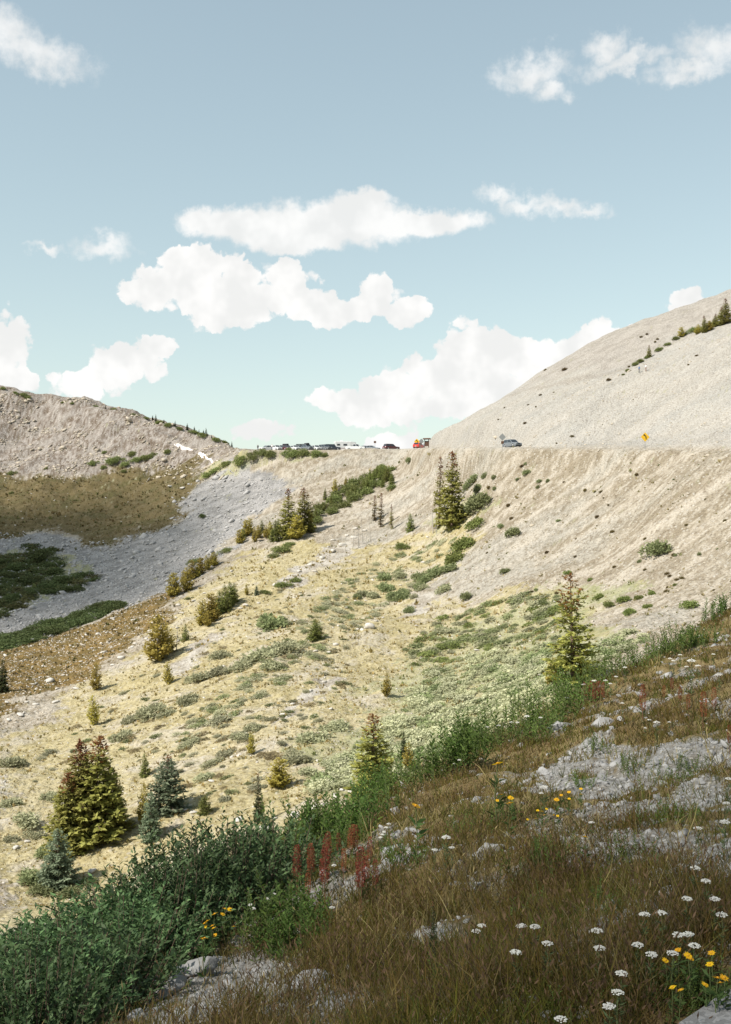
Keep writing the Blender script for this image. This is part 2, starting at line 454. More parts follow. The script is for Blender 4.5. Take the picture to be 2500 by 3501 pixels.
def link(name, me, parent=None, loc=None, rot=None, scale=None):
    o = bpy.data.objects.new(name, me); COL.objects.link(o)
    if parent is not None: o.parent = parent
    if loc is not None: o.location = loc
    if rot is not None: o.rotation_euler = rot
    if scale is not None: o.scale = (scale,) * 3 if isinstance(scale, (int, float)) else scale
    return o
def tag(o, label=None, cat=None, group=None, kind=None):
    if label: o['label'] = label
    if cat: o['category'] = cat
    if group: o['group'] = group
    if kind: o['kind'] = kind
    return o
def empty(name, loc=(0, 0, 0), rz=0.0):
    o = bpy.data.objects.new(name, None); COL.objects.link(o)
    o.location = loc; o.rotation_euler = (0, 0, rz); o.empty_display_size = .2
    return o
def new_mat(name):
    m = bpy.data.materials.new(name); m.use_nodes = True
    t = m.node_tree; t.nodes.clear()
    k = NT(t)
    out = k.n('ShaderNodeOutputMaterial')
    return m, k, out
def simple_mat(name, col, rough=.6, metal=0.0, var=.15, scale=8.0, spec=.4, coat=0.0, bump=0.0):
    m, k, out = new_mat(name)
    tcn = k.n('ShaderNodeTexCoord')
    nz = k.noise(tcn.outputs['Object'], scale, 4)
    c = k.mix(k.ramp(nz, .3, .7), tuple(x * (1 - var) for x in col), tuple(min(1, x * (1 + var)) for x in col))
    b = k.n('ShaderNodeBsdfPrincipled')
    k.put(b.inputs['Base Color'], c); b.inputs['Roughness'].default_value = rough; b.inputs['Metallic'].default_value = metal
    b.inputs['Specular IOR Level'].default_value = spec; b.inputs['Coat Weight'].default_value = coat
    if bump:
        bp = k.n('ShaderNodeBump'); bp.inputs['Strength'].default_value = bump; bp.inputs['Distance'].default_value = .02
        k.put(bp.inputs['Height'], nz); k.put(b.inputs['Normal'], bp.outputs[0])
    k.put(out.inputs[0], b.outputs[0])
    return m

# ------------------------------------------------------------------ ground colour and material
Z_rib = poly_mask([(1395,818),(1510,752),(1624,702),(1760,640),(1700,560),(1400,715),(1250,795),(1130,880)], 4, 6, .08, 39)
Z_path = poly_mask([(1060,905),(1230,850),(1395,816),(1400,821),(1235,858),(1062,912)], 1.0, 2, .1, 40)
def mixc(f, a, b):
    f = np.asarray(f)[..., None]
    return np.asarray(a) * (1 - f) + np.asarray(b) * f
GAIN = .86
def ground_colours():
    x, y = GX - GZ * sstep(40, 70, GY), GY + .3 * GZ * sstep(40, 70, GY)
    big = fbm(x * .05, y * .05, 101, 3, .6); mid = fbm(x * .32, y * .32, 103, 4, .6)
    fin = fbm(x * 1.6, y * 1.6, 105, 3, .65); pat = fbm(x * .13, y * .13, 107, 4, .6)
    ac = x * .75 - y * .66; al = x * .66 + y * .75
    st = fbm(ac * .22, al * .03, 109, 4, .6)
    st2 = fbm(ac * .75, al * .09, 111, 3, .6)
    tan = mixc(sstep(-.25, .3, st), (.275, .232, .170), (.435, .382, .308))
    tan = mixc(.55 * sstep(.08, .4, st2), tan, (.235, .192, .132))
    tan = mixc(.55 * sstep(-.08, -.4, st2), tan, (.475, .425, .35))
    tan = mixc(.8 * sstep(.0, .42, mid), tan, (.250, .205, .145))
    tan = mixc(.55 * sstep(.05, .4, big), tan, (.345, .330, .290))
    tan = mixc(.7 * sstep(.12, .5, fin), tan, (.19, .150, .10))
    tan = mixc(.7 * sstep(-.12, -.45, fin), tan, (.47, .42, .345))
    hill = sstep(1003, 985, GV) * sstep(-10, 10, GX) * sstep(150, 165, y)
    tan = mixc(.72 * hill, tan, mixc(sstep(-.2, .3, pat), (.402, .380, .345), (.362, .350, .325)))
    tan = mixc(.75 * Z_rib, tan, mixc(sstep(-.2, .3, mid), (.36, .325, .285), (.29, .258, .222)))
    tan = mixc(.4 * Z_path, tan, (.24, .205, .165))
    pink = mixc(sstep(-.25, .3, mid), (.295, .262, .232), (.20, .162, .132))
    pink = mixc(.9 * sstep(.0, .35, fin), pink, (.125, .092, .064))
    pink = mixc(.7 * sstep(-.1, -.4, fin), pink, (.40, .36, .325))
    pink = mixc(.5 * sstep(.1, .4, pat), pink, (.34, .308, .275))
    grey = mixc(sstep(-.3, .35, mid), (.34, .325, .312), (.235, .225, .215))
    straw = mixc(sstep(-.25, .3, mid), (.43, .365, .205), (.355, .298, .155))
    straw = mixc(.7 * sstep(-.05, .35, big), straw, (.46, .395, .245))
    straw = mixc(.75 * sstep(.12, .4, pat), straw, (.46, .41, .33))
    straw = mixc(.65 * sstep(.1, .45, fin), straw, (.25, .20, .09))
    straw = mixc(.6 * sstep(-.1, -.4, fin), straw, (.49, .43, .28))
    brown = mixc(sstep(-.25, .3, mid), (.145, .112, .054), (.108, .086, .038))
    brown = mixc(.6 * sstep(.05, .4, pat), brown, (.090, .084, .034))
    brown = mixc(.6 * sstep(.1, .45, fin), brown, (.185, .148, .085))
    rust = mixc(sstep(-.25, .3, mid), (.215, .145, .055), (.150, .108, .04))
    rust = mixc(.5 * sstep(.1, .45, fin), rust, (.105, .075, .028))
    green = mixc(sstep(-.25, .3, mid), (.36, .345, .205), (.29, .29, .15))
    green = mixc(.7 * sstep(.0, .35, pat), green, (.37, .32, .16))
    green = mixc(.6 * sstep(.1, .45, fin), green, (.36, .35, .25))
    white = mixc(sstep(-.25, .35, mid), (.48, .44, .38), (.32, .28, .225))
    def edge(Z, w_=.5): return sstep(.35, .65, Z + w_ * (fin * .7 + mid * .5))
    c = mixc(Z_pink, tan, pink)
    c = mixc(edge(Z_gully, .3), c, grey)
    c = mixc(edge(Z_straw, .6), c, straw)
    c = mixc(edge(Z_brown, .35), c, brown)
    c = mixc(edge(Z_rust, .5), c, rust)
    c = mixc(.85 * edge(Z_green, .8), c, green)
    c = mixc(edge(Z_white, .5), c, white)
    x, y = GX, GY
    f1 = fbm(x * 1.4, y * 1.4, 121, 4, .6); f2 = fbm(x * 9, y * 9, 123, 2, .6)
    soil = mixc(sstep(-.3, .3, f1), (.135, .098, .042), (.18, .138, .062))
    soil = mixc(.6 * sstep(.0, .4, f2), soil, (.075, .052, .028))
    grav = mixc(sstep(-.3, .3, f2), (.245, .236, .222), (.16, .145, .122))
    gm = sstep(.3, .65, Z_grav + .35 * f2 + .25 * f1)
    c = mixc(Z_fg, c, mixc(gm, soil, grav))
    stones = np.clip(.55 * edge(Z_gully, .3) + .9 * edge(Z_rust, .5) + 0.9 * (1 - np.clip(Z_straw + Z_brown + Z_gully + Z_rust + Z_green, 0, 1)) + .55 * Z_straw + .12 * Z_brown, 0, 1)
    stones = stones * (1 - Z_fg) + Z_fg * gm
    c = c * (GAIN + (1 - GAIN) * Z_fg)[..., None]
    return c, stones
GC, G_st = ground_colours()
def ground_material():
    m, k, out = new_mat("mountain_ground")
    g = k.n('ShaderNodeNewGeometry'); P = g.outputs['Position']
    A = k.n('ShaderNodeVertexColor', layer_name='ground_colour'); B = k.n('ShaderNodeVertexColor', layer_name='ground_kind')
    sb = k.n('ShaderNodeSeparateColor'); k.put(sb.inputs[0], B.outputs[0])
    # stones and grain at the scale of the place: small near the path, larger on the far slopes
    sc_far = k.v('MULTIPLY', P, (2.1, 2.1, 2.1)); sc_near = k.v('MULTIPLY', P, (24, 24, 24))
    mv = k.n('ShaderNodeMix', data_type='VECTOR'); k.put(mv.inputs[0], sb.outputs[0]); k.put(mv.inputs[4], sc_far); k.put(mv.inputs[5], sc_near)
    Q = mv.outputs[1]
    nz = k.noise(Q, 1.3, 5, .68)
    vo = k.n('ShaderNodeTexVoronoi'); k.put(vo.inputs['Vector'], Q); vo.inputs['Scale'].default_value = 1.0
    vs = k.n('ShaderNodeSeparateColor'); k.put(vs.inputs[0], vo.outputs['Color'])
    sel = k.m('MULTIPLY', k.ramp(vs.outputs[0], .62, .95), sb.outputs[1])
    shape = k.ramp(vo.outputs['Distance'], .30, .52, 1, 0)
    sel = k.m('MULTIPLY', sel, shape)
    c = k.mix(k.ramp(nz, .47, .70, 0, .78), A.outputs[0], k.mix(1.0, A.outputs[0], (.42, .38, .33), 'MULTIPLY'))
    c = k.mix(k.ramp(nz, .46, .26, 0, .62), c, k.mix(1.0, A.outputs[0], (1.42, 1.42, 1.42), 'MULTIPLY'))
    c = k.mix(k.m('MULTIPLY', sel, .85), c, k.mix(vs.outputs[1], (.34, .31, .265), (.44, .41, .36)))
    b = k.n('ShaderNodeBsdfPrincipled'); b.inputs['Roughness'].default_value = .95; b.inputs['Specular IOR Level'].default_value = .1
    k.put(b.inputs['Base Color'], c)
    hb = k.m('ADD', nz, k.m('MULTIPLY', shape, k.m('MULTIPLY', sb.outputs[1], .35)))
    bp = k.n('ShaderNodeBump'); bp.inputs['Strength'].default_value = .75
    k.put(bp.inputs['Distance'], k.ramp(sb.outputs[0], 0, 1, .34, .03, smooth=False))
    k.put(bp.inputs['Height'], hb); k.put(b.inputs['Normal'], bp.outputs[0])
    k.put(out.inputs[0], b.outputs[0])
    return m
M_ground = ground_material()
idx = np.arange(NR * NC).reshape(NR, NC)
quads = np.stack([idx[:-1, :-1], idx[:-1, 1:], idx[1:, 1:], idx[1:, :-1]], -1).reshape(-1, 4)
gm_ = mesh_np('terrain', np.stack([GX, GY, GZ], -1).reshape(-1, 3), quads, [M_ground])
flat = lambda a: a.reshape(-1)
attr(gm_, 'ground_colour', GC.reshape(-1, 3))
attr(gm_, 'ground_kind', np.stack([flat(Z_fg), flat(G_st), flat(Z_green)], -1))
tag(link('terrain', gm_), kind='structure')

# ------------------------------------------------------------------ road and car park
def asphalt():
    m, k, out = new_mat("asphalt")
    g = k.n('ShaderNodeNewGeometry'); P = g.outputs['Position']
    a = k.noise(P, 1.1, 5, .6); f = k.noise(P, 60, 4, .7); vv = k.voro(P, 70, out='Color')
    sv = k.n('ShaderNodeSeparateColor'); k.put(sv.inputs[0], vv)
    c = k.mix(k.ramp(a, .3, .7), (.15, .143, .137), (.195, .187, .178))
    c = k.mix(k.ramp(sv.outputs[0], .5, .95, 0, .75), c, (.27, .26, .25))
    c = k.mix(k.ramp(f, .5, .75, 0, .6), c, (.05, .048, .047))
    b = k.n('ShaderNodeBsdfPrincipled'); b.inputs['Roughness'].default_value = .9; k.put(b.inputs['Base Color'], c)
    bp = k.n('ShaderNodeBump'); bp.inputs['Strength'].default_value = .6; bp.inputs['Distance'].default_value = .01
    k.put(bp.inputs['Height'], sv.outputs[0]); k.put(b.inputs['Normal'], bp.outputs[0])
    k.put(out.inputs[0], b.outputs[0])
    return m
M_asph = asphalt()
RS = catmull(ROAD, 24)
tang = np.gradient(RS[:, :2], axis=0); tang /= np.linalg.norm(tang, axis=1)[:, None]
nrm = np.stack([-tang[:, 1], tang[:, 0]], -1)
def strip(offs, dz, rag=0.0):
    rows = []
    for k_, o in enumerate(offs):
        oo = o
        if rag and k_ in (0, len(offs) - 1):
            al = np.arange(len(RS)) * .9
            oo = o + rag * fbm(al, al * 0 + o, 5, 3)
        rows.append(np.column_stack([RS[:, 0] + nrm[:, 0] * oo, RS[:, 1] + nrm[:, 1] * oo, RS[:, 2] + dz]))
    V = np.stack(rows, 1); n, m_ = V.shape[:2]
    ii = np.arange(n * m_).reshape(n, m_)
    q = np.stack([ii[:-1, :-1], ii[1:, :-1], ii[1:, 1:], ii[:-1, 1:]], -1).reshape(-1, 4)
    return V.reshape(-1, 3), q
V_, q_4 = strip([-4, -2, 0, 2, 4], .02, .12)
road = tag(link('road', mesh_np('road', V_, q_4, [M_asph])), kind='structure')
M_wl = simple_mat('white_line_paint', (.68, .67, .64), .8, var=.2, scale=3)
M_yl = simple_mat('yellow_line_paint', (.62, .42, .06), .8, var=.2, scale=3)
for o_, mm, nme in ((-3.55, M_wl, 'edge_line'), (3.55, M_wl, 'edge_line'), (-.12, M_yl, 'centre_line'), (.12, M_yl, 'centre_line')):
    V_, q_4 = strip([o_ - .06, o_ + .06], .026)
    link(nme, mesh_np(nme, V_, q_4, [mm]), road)
xs = np.linspace(LOT[0], LOT[1], 40); ys = np.linspace(LOT[2] + .6, LOT[3], 24)
LX, LY = np.meshgrid(xs, ys); ii = np.arange(LX.size).reshape(LX.shape)
# the lot stops where the road's own strip begins
lv = np.stack([LX + fbm(LX * .3, LY * .3, 3) * .5, LY, lot_z(LX, LY) + .01], -1).reshape(-1, 3)
q_4 = np.stack([ii[:-1, :-1], ii[:-1, 1:], ii[1:, 1:], ii[1:, :-1]], -1).reshape(-1, 4)
lot_m = simple_mat('lot_gravel', (.36, .33, .29), .95, var=.25, scale=1.5)
tag(link('car_park', mesh_np('car_park', lv, q_4, [lot_m])), kind='structure')
# ------------------------------------------------------------------ foliage material
def leaf_mat(name, rough=.75, transl=.42, var=.2):
    """colour comes from the mesh (each spray has its own tint), varied a little from plant to plant"""
    m, k, out = new_mat(name)
    a = k.n('ShaderNodeVertexColor', layer_name='tint')
    oi = k.n('ShaderNodeObjectInfo')
    hsv = k.n('ShaderNodeHueSaturation')
    k.put(hsv.inputs['Hue'], k.ramp(oi.outputs['Random'], 0, 1, .487, .513, smooth=False))
    k.put(hsv.inputs['Value'], k.ramp(oi.outputs['Random'], 0, 1, 1 - var, 1 + var, smooth=False))
    k.put(hsv.inputs['Color'], a.outputs[0])
    d = k.n('ShaderNodeBsdfPrincipled'); d.inputs['Roughness'].default_value = rough; d.inputs['Specular IOR Level'].default_value = .25
    k.put(d.inputs['Base Color'], hsv.outputs[0])
    t = k.n('ShaderNodeBsdfTranslucent'); k.put(t.inputs[0], hsv.outputs[0])
    mx = k.n('ShaderNodeMixShader'); mx.inputs[0].default_value = transl
    k.put(mx.inputs[1], d.outputs[0]); k.put(mx.inputs[2], t.outputs[0]); k.put(out.inputs[0], mx.outputs[0])
    return m
M_leaf = leaf_mat('needle_and_leaf')
M_bark = simple_mat('bark', (.14, .095, .065), .95, var=.35, scale=6)
M_grey_wood = simple_mat('weathered_wood', (.36, .33, .29), .9, var=.25, scale=6)

def kites(p, d, l, wd, up, bend=0.0, rs=None):
    """leaf-shaped quads: root p, direction d, length l, half-width wd, approximate face normal up"""
    side = np.cross(d, up); side /= np.linalg.norm(side, axis=1)[:, None] + 1e-9
    nr = np.cross(side, d)
    l = l[:, None]; wd = wd[:, None]
    v0 = p; v1 = p + d * l * .45 + side * wd + nr * bend * l; v2 = p + d * l; v3 = p + d * l * .45 - side * wd + nr * bend * l
    V = np.stack([v0, v1, v2, v3], 1).reshape(-1, 3)
    Fq = np.arange(len(V)).reshape(-1, 4)
    return V, Fq
def unit(v): return v / (np.linalg.norm(v, axis=-1, keepdims=True) + 1e-9)
def tubes(paths, radii, nseg=5):
    """tapered tubes along polylines, joined"""
    Vs, Fs, off = [], [], 0
    for P, rd in zip(paths, radii):
        P = np.asarray(P, float); n = len(P)
        T = unit(np.gradient(P, axis=0)); ref = np.array([0.3, 0.1, 1.0]) if abs(T[0, 2]) < .8 else np.array([1.0, .2, 0])
        A = unit(np.cross(T, ref)); B = np.cross(T, A)
        th = np.linspace(0, 2 * np.pi, nseg, endpoint=False)
        rd = np.broadcast_to(np.asarray(rd, float), (n,))
        ring = P[:, None] + (A[:, None] * np.cos(th)[None, :, None] + B[:, None] * np.sin(th)[None, :, None]) * rd[:, None, None]
        Vs.append(ring.reshape(-1, 3))
        ii = np.arange(n * nseg).reshape(n, nseg) + off
        Fs.append(np.stack([ii[:-1], np.roll(ii[:-1], -1, 1), np.roll(ii[1:], -1, 1), ii[1:]], -1).reshape(-1, 4))
        off += n * nseg
    return np.vstack(Vs), np.vstack(Fs)

def conifer(seed, H=8.0, Rb=1.7, base=.03, step=.30, nb=7, spray=.42, droop=.35, gap=0.1, col=((.075, .082, .028), (.135, .130, .042)), cone=(.20, .085, .035), cone_top=.30, taper=.8, lean=.02, ragged=.25, bare=0.0):
    """needle tree: crown mesh (sprays along every bough) and trunk mesh"""
    r = np.random.default_rng(seed)
    ps, ds, ls, ws, us, cs = [], [], [], [], [], []
    z = base * H
    boughs = []
    lx, ly = r.normal(0, lean, 2) * H
    while z < H * .985:
        t = z / H
        Lm = Rb * (1 - t) ** taper * (1 - .35 * max(0, .12 - t) / .12) + .05
        n = max(3, int(nb * (.55 + .6 * (1 - t))))
        a0 = r.uniform(0, 6.28)
        for j in range(n):
            if r.random() < gap: continue
            a = a0 + j * 6.283 / n + r.normal(0, .25)
            L = Lm * r.uniform(1 - ragged, 1 + ragged * .7)
            if bare and t < bare and r.random() < .75: L *= .45
            rise = .55 * t - droop * (1 - t) + r.normal(0, .08)
            o = np.array([lx * t * t, ly * t * t, z + r.normal(0, step * .3)])
            dh = np.array([math.cos(a), math.sin(a), 0])
            m = max(2, int(L / (spray * .34)))
            q = np.linspace(.12, 1, m)
            pts = o + dh * (q * L)[:, None] + np.array([0, 0, 1.0]) * (L * (rise * q + .32 * q ** 3 * (1 - t) * .8))[:, None]
            boughs.append((o, pts[-1], L))
            shade = r.uniform(0, 1)
            sd = np.array([-dh[1], dh[0], 0])
            for i in range(m):
                thick = spray * (.55 + .6 * math.sin(min(1, q[i] * 1.05) * 2.6)) * (.6 + .4 * (1 - t))
                for s_ in (-1, 1, 0, 2):
                    if s_ == 2 and r.random() < .5: continue
                    if s_ == 0: d = dh * 1.0 + np.array([0, 0, .15 + rise * .5])
                    elif s_ == 2: d = dh * .3 + sd * r.normal(0, .5) + np.array([0, 0, -.7 if r.random() < .55 else .8])
                    else: d = dh * .65 + sd * s_ * .9 + np.array([0, 0, rise * .4 - .12])
                    d = d + r.normal(0, .22, 3); d /= np.linalg.norm(d)
                    ps.append(pts[i] + r.normal(0, .04, 3)); ds.append(d); ls.append(thick * r.uniform(.7, 1.3)); ws.append(thick * r.uniform(.20, .34))
                    us.append(np.array([0, 0, 1.0]) + r.normal(0, .55, 3))
                    k_ = np.clip(.25 + .5 * q[i] + r.normal(0, .22) + .2 * (shade - .5), 0, 1)
                    c = np.array(col[0]) * (1 - k_) + np.array(col[1]) * k_
                    pc = max(0, (t - (1 - cone_top)) / cone_top) if cone_top > 0 else 0
                    if r.random() < pc * 1.15: c = np.array(cone) * r.uniform(.7, 1.35)
                    cs.append(c)
        z += step * r.uniform(.75, 1.25) * (1.0 - .35 * t)
    # leader
    for i in range(10):
        ps.append(np.array([lx, ly, H * (.95 + .005 * i)])); d = np.array([r.normal(0, .3), r.normal(0, .3), 1.0]); ds.append(d / np.linalg.norm(d))
        ls.append(spray * .6); ws.append(spray * .12); us.append(r.normal(0, 1, 3)); cs.append(np.array(cone if cone_top > 0 else col[1]))
    V, Fq = kites(np.array(ps), np.array(ds), np.array(ls), np.array(ws), np.array(us), .06)
    crown = mesh_np('crown', V, Fq, [M_leaf], smooth=False)
    attr(crown, 'tint', np.repeat(np.array(cs), 4, 0))
    zz = np.linspace(-.35, .97, 9)
    tp = np.stack([lx * zz.clip(0) ** 2, ly * zz.clip(0) ** 2, zz * H], -1)
    paths = [tp]; rad = [H * .016 * (1.02 - zz.clip(0)) + .004]
    for (o, e, L) in boughs[::3]:
        paths.append(np.stack([o, (o + e) / 2 + np.array([0, 0, -.03 * L]), e])); rad.append(np.array([.028, .018, .008]) * (.5 + L))
    V, Fq = tubes(paths, rad, 5)
    trunk = mesh_np('trunk', V, Fq, [M_bark])
    return crown, trunk, H

def snag(seed, H=6.0, mat=None):
    r = np.random.default_rng(seed)
    zz = np.linspace(-.1, 1, 8)
    lean = r.normal(0, .05, 2)
    tp = np.stack([lean[0] * zz * H, lean[1] * zz * H, zz * H], -1)
    V, Fq = tubes([tp], [H * .016 * (1.1 - zz.clip(0)) + .008], 6)
    trunk = mesh_np('trunk', V, Fq, [mat or M_grey_wood])
    paths, rad = [], []
    for i in range(46):
        t = r.uniform(.2, .97); a = r.uniform(0, 6.28); L = H * .13 * (1.1 - t) * r.uniform(.4, 1.4)
        o = np.array([lean[0] * t * H, lean[1] * t * H, t * H]); dh = np.array([math.cos(a), math.sin(a), r.uniform(-.5, .3)])
        paths.append(np.stack([o, o + dh * L * .5, o + dh * L + np.array([0, 0, r.normal(0, .1)]) * L])); rad.append(np.array([.022, .015, .006]))
    V, Fq = tubes(paths, rad, 4)
    return mesh_np('branches', V, Fq, [mat or M_grey_wood]), trunk, H

GOLD = ((.235, .200, .050), (.470, .385, .090))
BLUE = ((0.103, 0.138, 0.081), (0.253, 0.299, 0.190))
OLIVE = ((.170, .172, .046), (.360, .338, .092))
DARK = ((.035, .045, .020), (.075, .085, .032))
GREEN = ((0.121, 0.149, 0.040), (0.253, 0.270, 0.079))
KIND = {
    'spruce': [conifer(11, 8, 1.35, col=OLIVE, step=.27), conifer(12, 8, 1.15, col=OLIVE, step=.28), conifer(13, 8, 1.5, col=OLIVE, step=.27, ragged=.35)],
    'broad': [conifer(21, 8, 2.35, col=OLIVE, step=.26, nb=9, taper=.85, spray=.5, ragged=.32), conifer(22, 8, 2.0, col=OLIVE, step=.26, nb=8, spray=.48, taper=.85)],
    'blue': [conifer(31, 4, 1.35, col=BLUE, step=.21, nb=8, spray=.30, cone_top=.10, taper=.75), conifer(32, 4, 1.25, col=BLUE, step=.21, nb=8, spray=.30, cone_top=0, taper=.75)],
    'sparse': [conifer(41, 8, .85, col=OLIVE, step=.28, nb=6, gap=.25, spray=.42, bare=.35, cone_top=.4), conifer(42, 8, .85, col=((.10, .085, .03), (.19, .15, .05)), step=.32, nb=6, gap=.25, spray=.42, bare=.45, cone_top=.6)],
    'gold': [conifer(51, 3, .75, col=GOLD, step=.19, nb=6, spray=.30, droop=-.35, cone_top=0, taper=.45, ragged=.45), conifer(52, 3, .65, col=GOLD, step=.19, nb=6, spray=.28, droop=-.5, cone_top=0, taper=.5, ragged=.45), conifer(53, 3, .95, col=GOLD, step=.19, nb=7, spray=.32, droop=-.25, cone_top=0, taper=.5, ragged=.5)],
    'young': [conifer(61, 2, .72, col=GREEN, step=.13, nb=7, spray=.20, cone_top=0, taper=.75), conifer(62, 2, .6, col=GREEN, step=.13, nb=7, spray=.20, cone_top=0, taper=.8)],
    'dark': [conifer(71, 6, 1.0, col=DARK, step=.24, nb=7, spray=.34, cone_top=0), conifer(72, 6, .85, col=((.04, .055, .024), (.085, .10, .04)), step=.24, nb=6, spray=.32, cone_top=.12)],
    'openspruce': [conifer(81, 9, 1.45, base=.02, col=OLIVE, step=.36, nb=7, gap=.18, spray=.42, droop=.25, cone_top=.42, taper=.6, ragged=.35)],
    'dead': [snag(91), snag(92), snag(93)],
}
CAT = {'dead': 'dead tree'}
NAME = {'spruce': 'spruce_tree', 'broad': 'spruce_tree', 'blue': 'spruce_tree', 'sparse': 'spruce_tree', 'gold': 'pine_tree', 'young': 'spruce_tree', 'dark': 'spruce_tree', 'openspruce': 'spruce_tree', 'dead': 'dead_tree'}
def plant_tree(kind, u, v, hpx, label, group=None, var=None, wide=1.0, ymin=45.0, loc=None):
    a, b, H = KIND[kind][random.randrange(len(KIND[kind])) if var is None else var]
    p = loc or hit(u, v, ymin)
    s = hpx * p.y / F / H
    t = empty(NAME[kind], p - Vector((0, 0, .02 * H * s)), random.uniform(0, 6.28))
    t.scale = (s * wide, s * wide, s)
    tag(t, label, CAT.get(kind, 'tree'), group)
    cr = link('branches' if kind == 'dead' else 'crown', a, t); link('trunk', b, t)
    if kind == 'dead': tag(cr, kind='stuff')
    return t
T = plant_tree
ORD = 'first second third fourth fifth sixth seventh eighth ninth tenth eleventh twelfth thirteenth fourteenth fifteenth sixteenth seventeenth eighteenth nineteenth twentieth'.split()
ORD += ['twenty-' + w_ for w_ in ORD[:9]]
def line(items, fmt, key=0, rev=False):
    """(item, label) pairs, counted along the line from the landmark the label names"""
    return [(it, fmt.format(ORD[i])) for i, it in enumerate(sorted(items, key=lambda q: q[key], reverse=rev))]
T('broad', 212, 1868, 236, 'tallest of the broad rust-topped spruces growing as one dense clump above the willows', 'clump of broad rust-topped spruces', 1, 1.35)
T('broad', 181, 1874, 232, 'rust-tipped spruce with a thin spire fused to the tallest of the broad clump', 'clump of broad rust-topped spruces', 0, .95)
T('broad', 150, 1890, 172, 'lower outer spruce of the broad clump with a rusty tip, beside the small blue spruce', 'clump of broad rust-topped spruces', 1, 1.3)
T('broad', 245, 1850, 150, 'low skirt-like spruce on the open grass side of the broad rust-topped clump', 'clump of broad rust-topped spruces', 0, 1.1)
T('blue', 130, 1968, 128, 'small bushy blue spruce at the foot of the broad spruce clump', None, 1, 1.15)
T('blue', 372, 1802, 124, 'blue spruce with layered boughs and a rusty tip on the open straw slope', None, 0, 1.2)
T('blue', 334, 1863, 104, 'slender pale blue-green spruce in front of the layered blue spruce', None, 1, .8)
T('gold', 318, 1832, 92, 'thin golden pine squeezed beside the slender blue-green spruce', None, 1, .6)
T('young', 322, 1724, 50, 'small pale spruce uphill of the layered blue spruce', None, 1, .8)
T('young', 455, 1806, 40, 'low bushy young spruce alone on the grass between blue spruce and willows', None, 0, 1.2)
T('dark', 575, 1825, 108, 'narrow dark spruce rising behind the willow bushes', None, 1, .8)
T('gold', 620, 1748, 64, 'bushy golden pine beside the narrow dark spruce', None, 2, 1.2)
T('spruce', 830, 1775, 188, 'lone green spruce standing just beyond the flowery bank', None, 2, 1.6)
T('dark', 896, 1690, 66, 'small dark spruce behind a yellowed sapling', None, 0, .9)
T('gold', 908, 1712, 62, 'yellowed thin sapling beside the small dark spruce', None, 1, .9)
T('openspruce', 1272, 1512, 242, 'open-branched spruce with rust-red cone top rising from the pale scrub', None, 0, 1.4)
T('gold', 1228, 1522, 62, 'golden sapling at the foot of the open-branched spruce', None, 0, 1.0)
T('spruce', 1004, 1174, 174, 'tall full spruce with a rusty spire standing on the bare slope below the road', None, 0, 1.15)
T('sparse', 976, 1170, 156, 'thin ragged spruce leaning close to the tall full spruce', None, 0, .9)
T('dead', 962, 1185, 58, 'grey snag beside the thin ragged spruce', None, 0)
T('dead', 971, 1190, 44, 'short grey snag at the foot of the tall full spruce', None, 1)
T('spruce', 641, 1196, 112, 'rust-topped spruce, the taller of two on the spur crest', None, 1, 1.45)
T('spruce', 678, 1180, 98, 'rust-topped spruce, the fuller of two on the spur crest', None, 2, 1.4)
T('gold', 658, 1196, 52, 'olive pine filling the gap between the two rust-topped spruces', None, 2, 1.2)
T('young', 612, 1202, 46, 'small spruce hugging the taller rust-topped spruce on the spur', None, 0, 1.0)
T('sparse', 846, 1170, 76, 'thin rusty spruce with a bare lower trunk among grey snags', None, 1, 1.1)
T('sparse', 832, 1156, 56, 'short rusty-topped spruce next to a bare-trunked one among snags', None, 1, 1.2)
T('sparse', 870, 1174, 54, 'scrawny spruce standing alone between the snags and the tall full spruce', None, 0, 1.0)
for i, ((u, v, h), lab_) in enumerate(line([(767, 1224, 40), (783, 1220, 50), (797, 1216, 52), (806, 1208, 60), (813, 1214, 44), (822, 1200, 42)], '{} bleached snag on the white rock band, counted away from the rusty spruces', rev=True)):
    T('dead', u, v, h, lab_, 'snags on the white rock band', i % 3)
T('young', 912, 1179, 38, 'dark little spruce in the shrubs next to the scrawny spruce', None, 1, .9)
T('gold', 744, 1092, 28, 'small golden pine on bare scree above the spur mat', None, 0, .9)
T('gold', 768, 1078, 20, 'tiny golden pine on scree touching the top of the spur mat', None, 1, .8)
T('young', 722, 1110, 26, 'little pointed spruce at the edge of the spur mat', None, 1, .7)
for (u, v, h) in [(830, 1078, 36), (845, 1068, 34), (860, 1070, 34), (815, 1090, 30), (802, 1098, 28), (790, 1104, 25), (838, 1060, 26), (870, 1076, 28), (736, 1124, 24), (720, 1134, 20), (702, 1150, 22), (775, 1110, 22), (758, 1118, 20), (850, 1082, 24), (822, 1070, 26), (855, 1056, 22), (866, 1062, 20), (808, 1086, 22), (782, 1098, 20)]:
    T('young', u, v, h, 'small wind-trimmed spruce in the dense green mat below the car park', 'stunted spruces in the green mat', None, .75)
for ((u, v, h), lab_) in line([(555, 1184, 34), (546, 1190, 36), (582, 1184, 28), (600, 1188, 28), (532, 1208, 32), (566, 1204, 32), (592, 1196, 30), (574, 1194, 28), (618, 1182, 30), (540, 1200, 26)], '{} stunted conifer downhill from the taller of the two rust-topped spur spruces', rev=True):
    T(random.choice(['young', 'gold', 'young']), u, v, h, lab_, 'stunted conifers on the spur crest', None, 1.0)
T('gold', 385, 1324, 52, 'rounded golden pine casting a shadow at the low end of the spur thicket', None, 2, 1.0)
